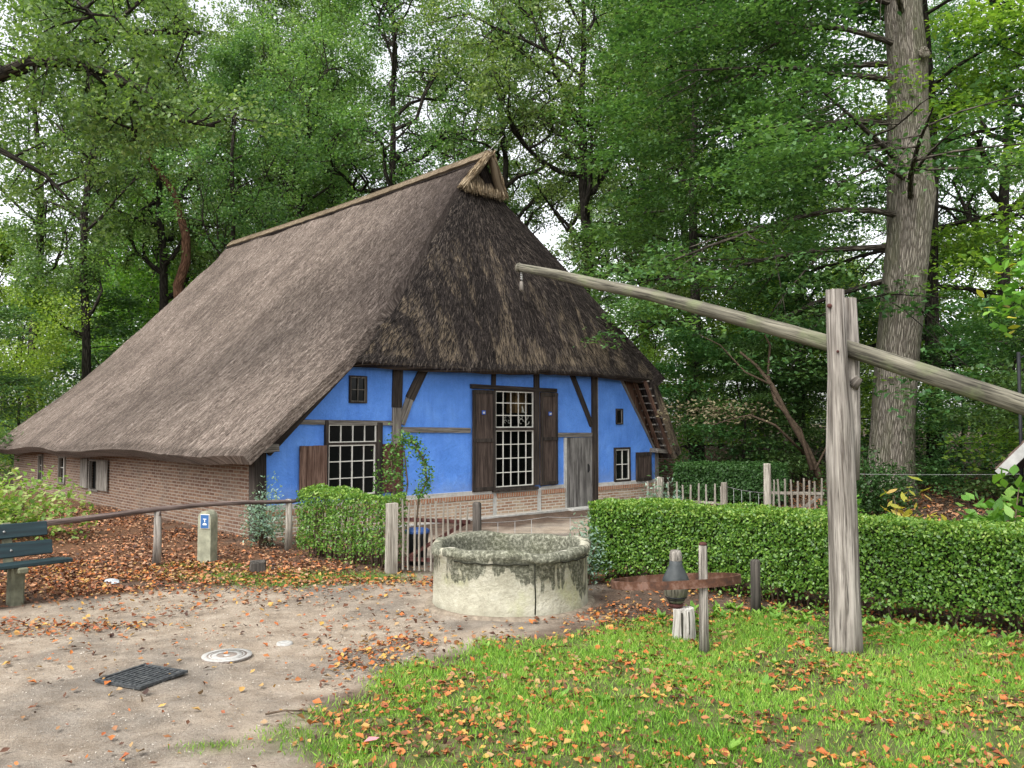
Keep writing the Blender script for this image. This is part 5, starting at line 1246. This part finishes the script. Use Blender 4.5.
# overhanging tree at the upper left: trunk outside the frame, long crooked limbs reaching in
o = empty('leaning_tree', (-13.5, 16.5, 0), 0, 'oak from outside the left edge whose dark crooked limbs cross the sky', 'tree')
ow = np.array([-13.5, 16.5, 0]); rg2 = np.random.RandomState(12)
tb = MB(); tb.tube([(0, 0, -.1), (.1, 0, 3), (.3, .1, 6), (.2, .2, 9), (.3, .3, 13)], [.34, .28, .25, .2, .08], 12, wob=.04)
limbs_ = [([(-150, 95), (-40, 90), (20, 70), (60, 50), (100, 38), (140, 32), (200, 33)], .15, 16.5), ([(-40, 90), (30, 62), (75, 62), (110, 75), (140, 88), (165, 110), (182, 121), (215, 126)], .12, 15.5), ([(75, 62), (95, 75), (112, 92)], .07, 15.5), ([(128, 96), (132, 125), (136, 140)], .03, 15.5), ([(75, 0), (90, 12), (98, 25)], .05, 15), ([(100, 38), (130, 10), (170, -25)], .07, 16.5), ([(-60, 150), (0, 150), (45, 175), (70, 200)], .08, 16.5)]
cl = []
for P2, r0, dd_ in limbs_:
    q = [at(a, b, dd_ + rg2.uniform(-.25, .25)) - ow for a, b in P2]; n_ = len(q)
    tb.tube(q, [r0 * (1 - .75 * k / (n_ - 1)) for k in range(n_)], 8, cap=False, wob=.05)
    for a, b in zip(q[:-1], q[1:]):
        for k in range(3):
            p = a + (b - a) * rg2.rand(); d = rg2.randn(3); d /= np.linalg.norm(d); e = p + d * rg2.uniform(.5, 1.3); m_ = (p + e) / 2 + rg2.randn(3) * .12
            tb.tube([p, m_, e], [.03, .018, .006], 4, cap=False); cl += [e, m_ * .4 + e * .6]
            f = e + rg2.randn(3) * .4; tb.tube([m_, f], [.012, .005], 4, cap=False); cl.append(f)
tb.build('trunk', M['bark_dark'], o)
cl = np.array(cl); per = 75; idx = np.repeat(np.arange(len(cl)), per); n = len(idx); P = cl[idx] + unit(rg2, n) * rg2.rand(n, 1) ** .5 * .5 * np.array([1, 1, .6]); L = rg2.uniform(.07, .12, n)
leafmesh('crown', P, unit(rg2, n, .7, -.1), rg2.randn(n, 3) + [0, 0, .7], L, L * .6, M['oak_leaf'], o, rs=rg2, rnd=np.clip(rg2.rand(n) * .6 + rg2.rand(len(cl))[idx] * .4, 0, 1))
# reddish bent trunk behind the ridge
o = empty('bent_pine', (-13.9, 36, 0), 0, 'bare reddish bent trunk rising behind the left end of the ridge', 'tree')
tb = MB(); q = [at(a, b, 36) - np.array([-13.9, 36, 0]) for a, b in ((184, 420), (182, 330), (178, 285), (186, 262), (186, 235), (178, 208), (172, 190), (150, 160), (140, 120))]
tb.tube(q, [.26, .24, .22, .20, .19, .16, .14, .10, .05], 10, wob=.05); tb.build('trunk', M['bark_red'], o)
c_ = unit(rg2, 5000) * rg2.rand(5000, 1) ** .5 * np.array([2.6, 2.6, 1.8]) + q[-1]; leafmesh('crown', c_, unit(rg2, 5000), rg2.randn(5000, 3) + [0, 0, .6], .15, .09, M['oak_leaf'], o, rs=rg2)
# dead leaning stems right of the house, in front of the dark shrubs
o = empty('dead_shrub', (6.2, 20.6, 0), 0, 'leafless brown leaning stems in front of the dark shrubs', 'shrub')
tb = MB(); ow = np.array([6.2, 20.6, 0])
for P2, r0 in (([(820, 478), (808, 450), (790, 420), (772, 385), (756, 365), (740, 352)], .09), ([(812, 470), (800, 430), (775, 400), (768, 375), (770, 345), (765, 335)], .06), ([(772, 385), (745, 372), (720, 345), (700, 335)], .03), ([(806, 455), (775, 425), (750, 415), (735, 418), (712, 425)], .035), ([(815, 470), (830, 440), (833, 410)], .03)):
    q = [at(a, b, 20.6 + rg2.uniform(-.3, .3)) - ow for a, b in P2]; n_ = len(q); tb.tube(q, [r0 * (1 - .7 * k / (n_ - 1)) for k in range(n_)], 6, wob=.06)
tb.build('stems', M['twig'], o)
M['dry'] = autumn('dry_bronze_leaf', [(.08, .06, .035), (.16, .13, .07), (.24, .21, .12)])
c_ = unit(rg2, 1500)[:500] * rg2.rand(500, 1) ** .5 * np.array([1.7, .6, .35]) + (at(718, 412, 20.6) - ow); leafmesh('dry_leaves', c_, unit(rg2, 500, .4), rg2.randn(500, 3) + [0, 0, 1], .10, .05, M['dry'], o, rs=rg2)
# small tree outside the right edge with a twig of yellowing leaves hanging in
o = empty('young_tree', (7.9, 9.6, 0), 0, 'young tree outside the right edge dangling green and yellow leaves', 'tree')
tb = MB(); tb.tube([(0, 0, 0), (.1, 0, 2), (.05, 0, 4.5)], [.05, .04, .02], 8); ow = np.array([7.9, 9.6, 0]); cl = []
for P2 in (([(1150, 300), (1080, 262), (1030, 255), (1000, 272)]), ([(1150, 330), (1070, 300), (1020, 296), (1004, 315)]), ([(1080, 262), (1040, 290), (1012, 288)])):
    q = [at(a, b, 8.8) - ow for a, b in P2]; tb.tube(q, [.02, .012, .008, .004][:len(q)], 5)
    for a, b in zip(q[:-1], q[1:]): cl += [a + (b - a) * k / 5 for k in range(1, 6)]
tb.build('trunk', M['bark_dark'], o); cl = np.array(cl)
for nm_, kk, mt in (('crown', 9, 'broad'), ('yellow_leaves', 1, 'yellow')):
    idx = np.repeat(np.arange(len(cl)), kk); n = len(idx); leafmesh(nm_, cl[idx] + rg2.randn(n, 3) * .10, unit(rg2, n, .4, -.5), rg2.randn(n, 3) * .5 + [0, 0, 1], .13, .075, M[mt], o, rs=rg2, shape=6)
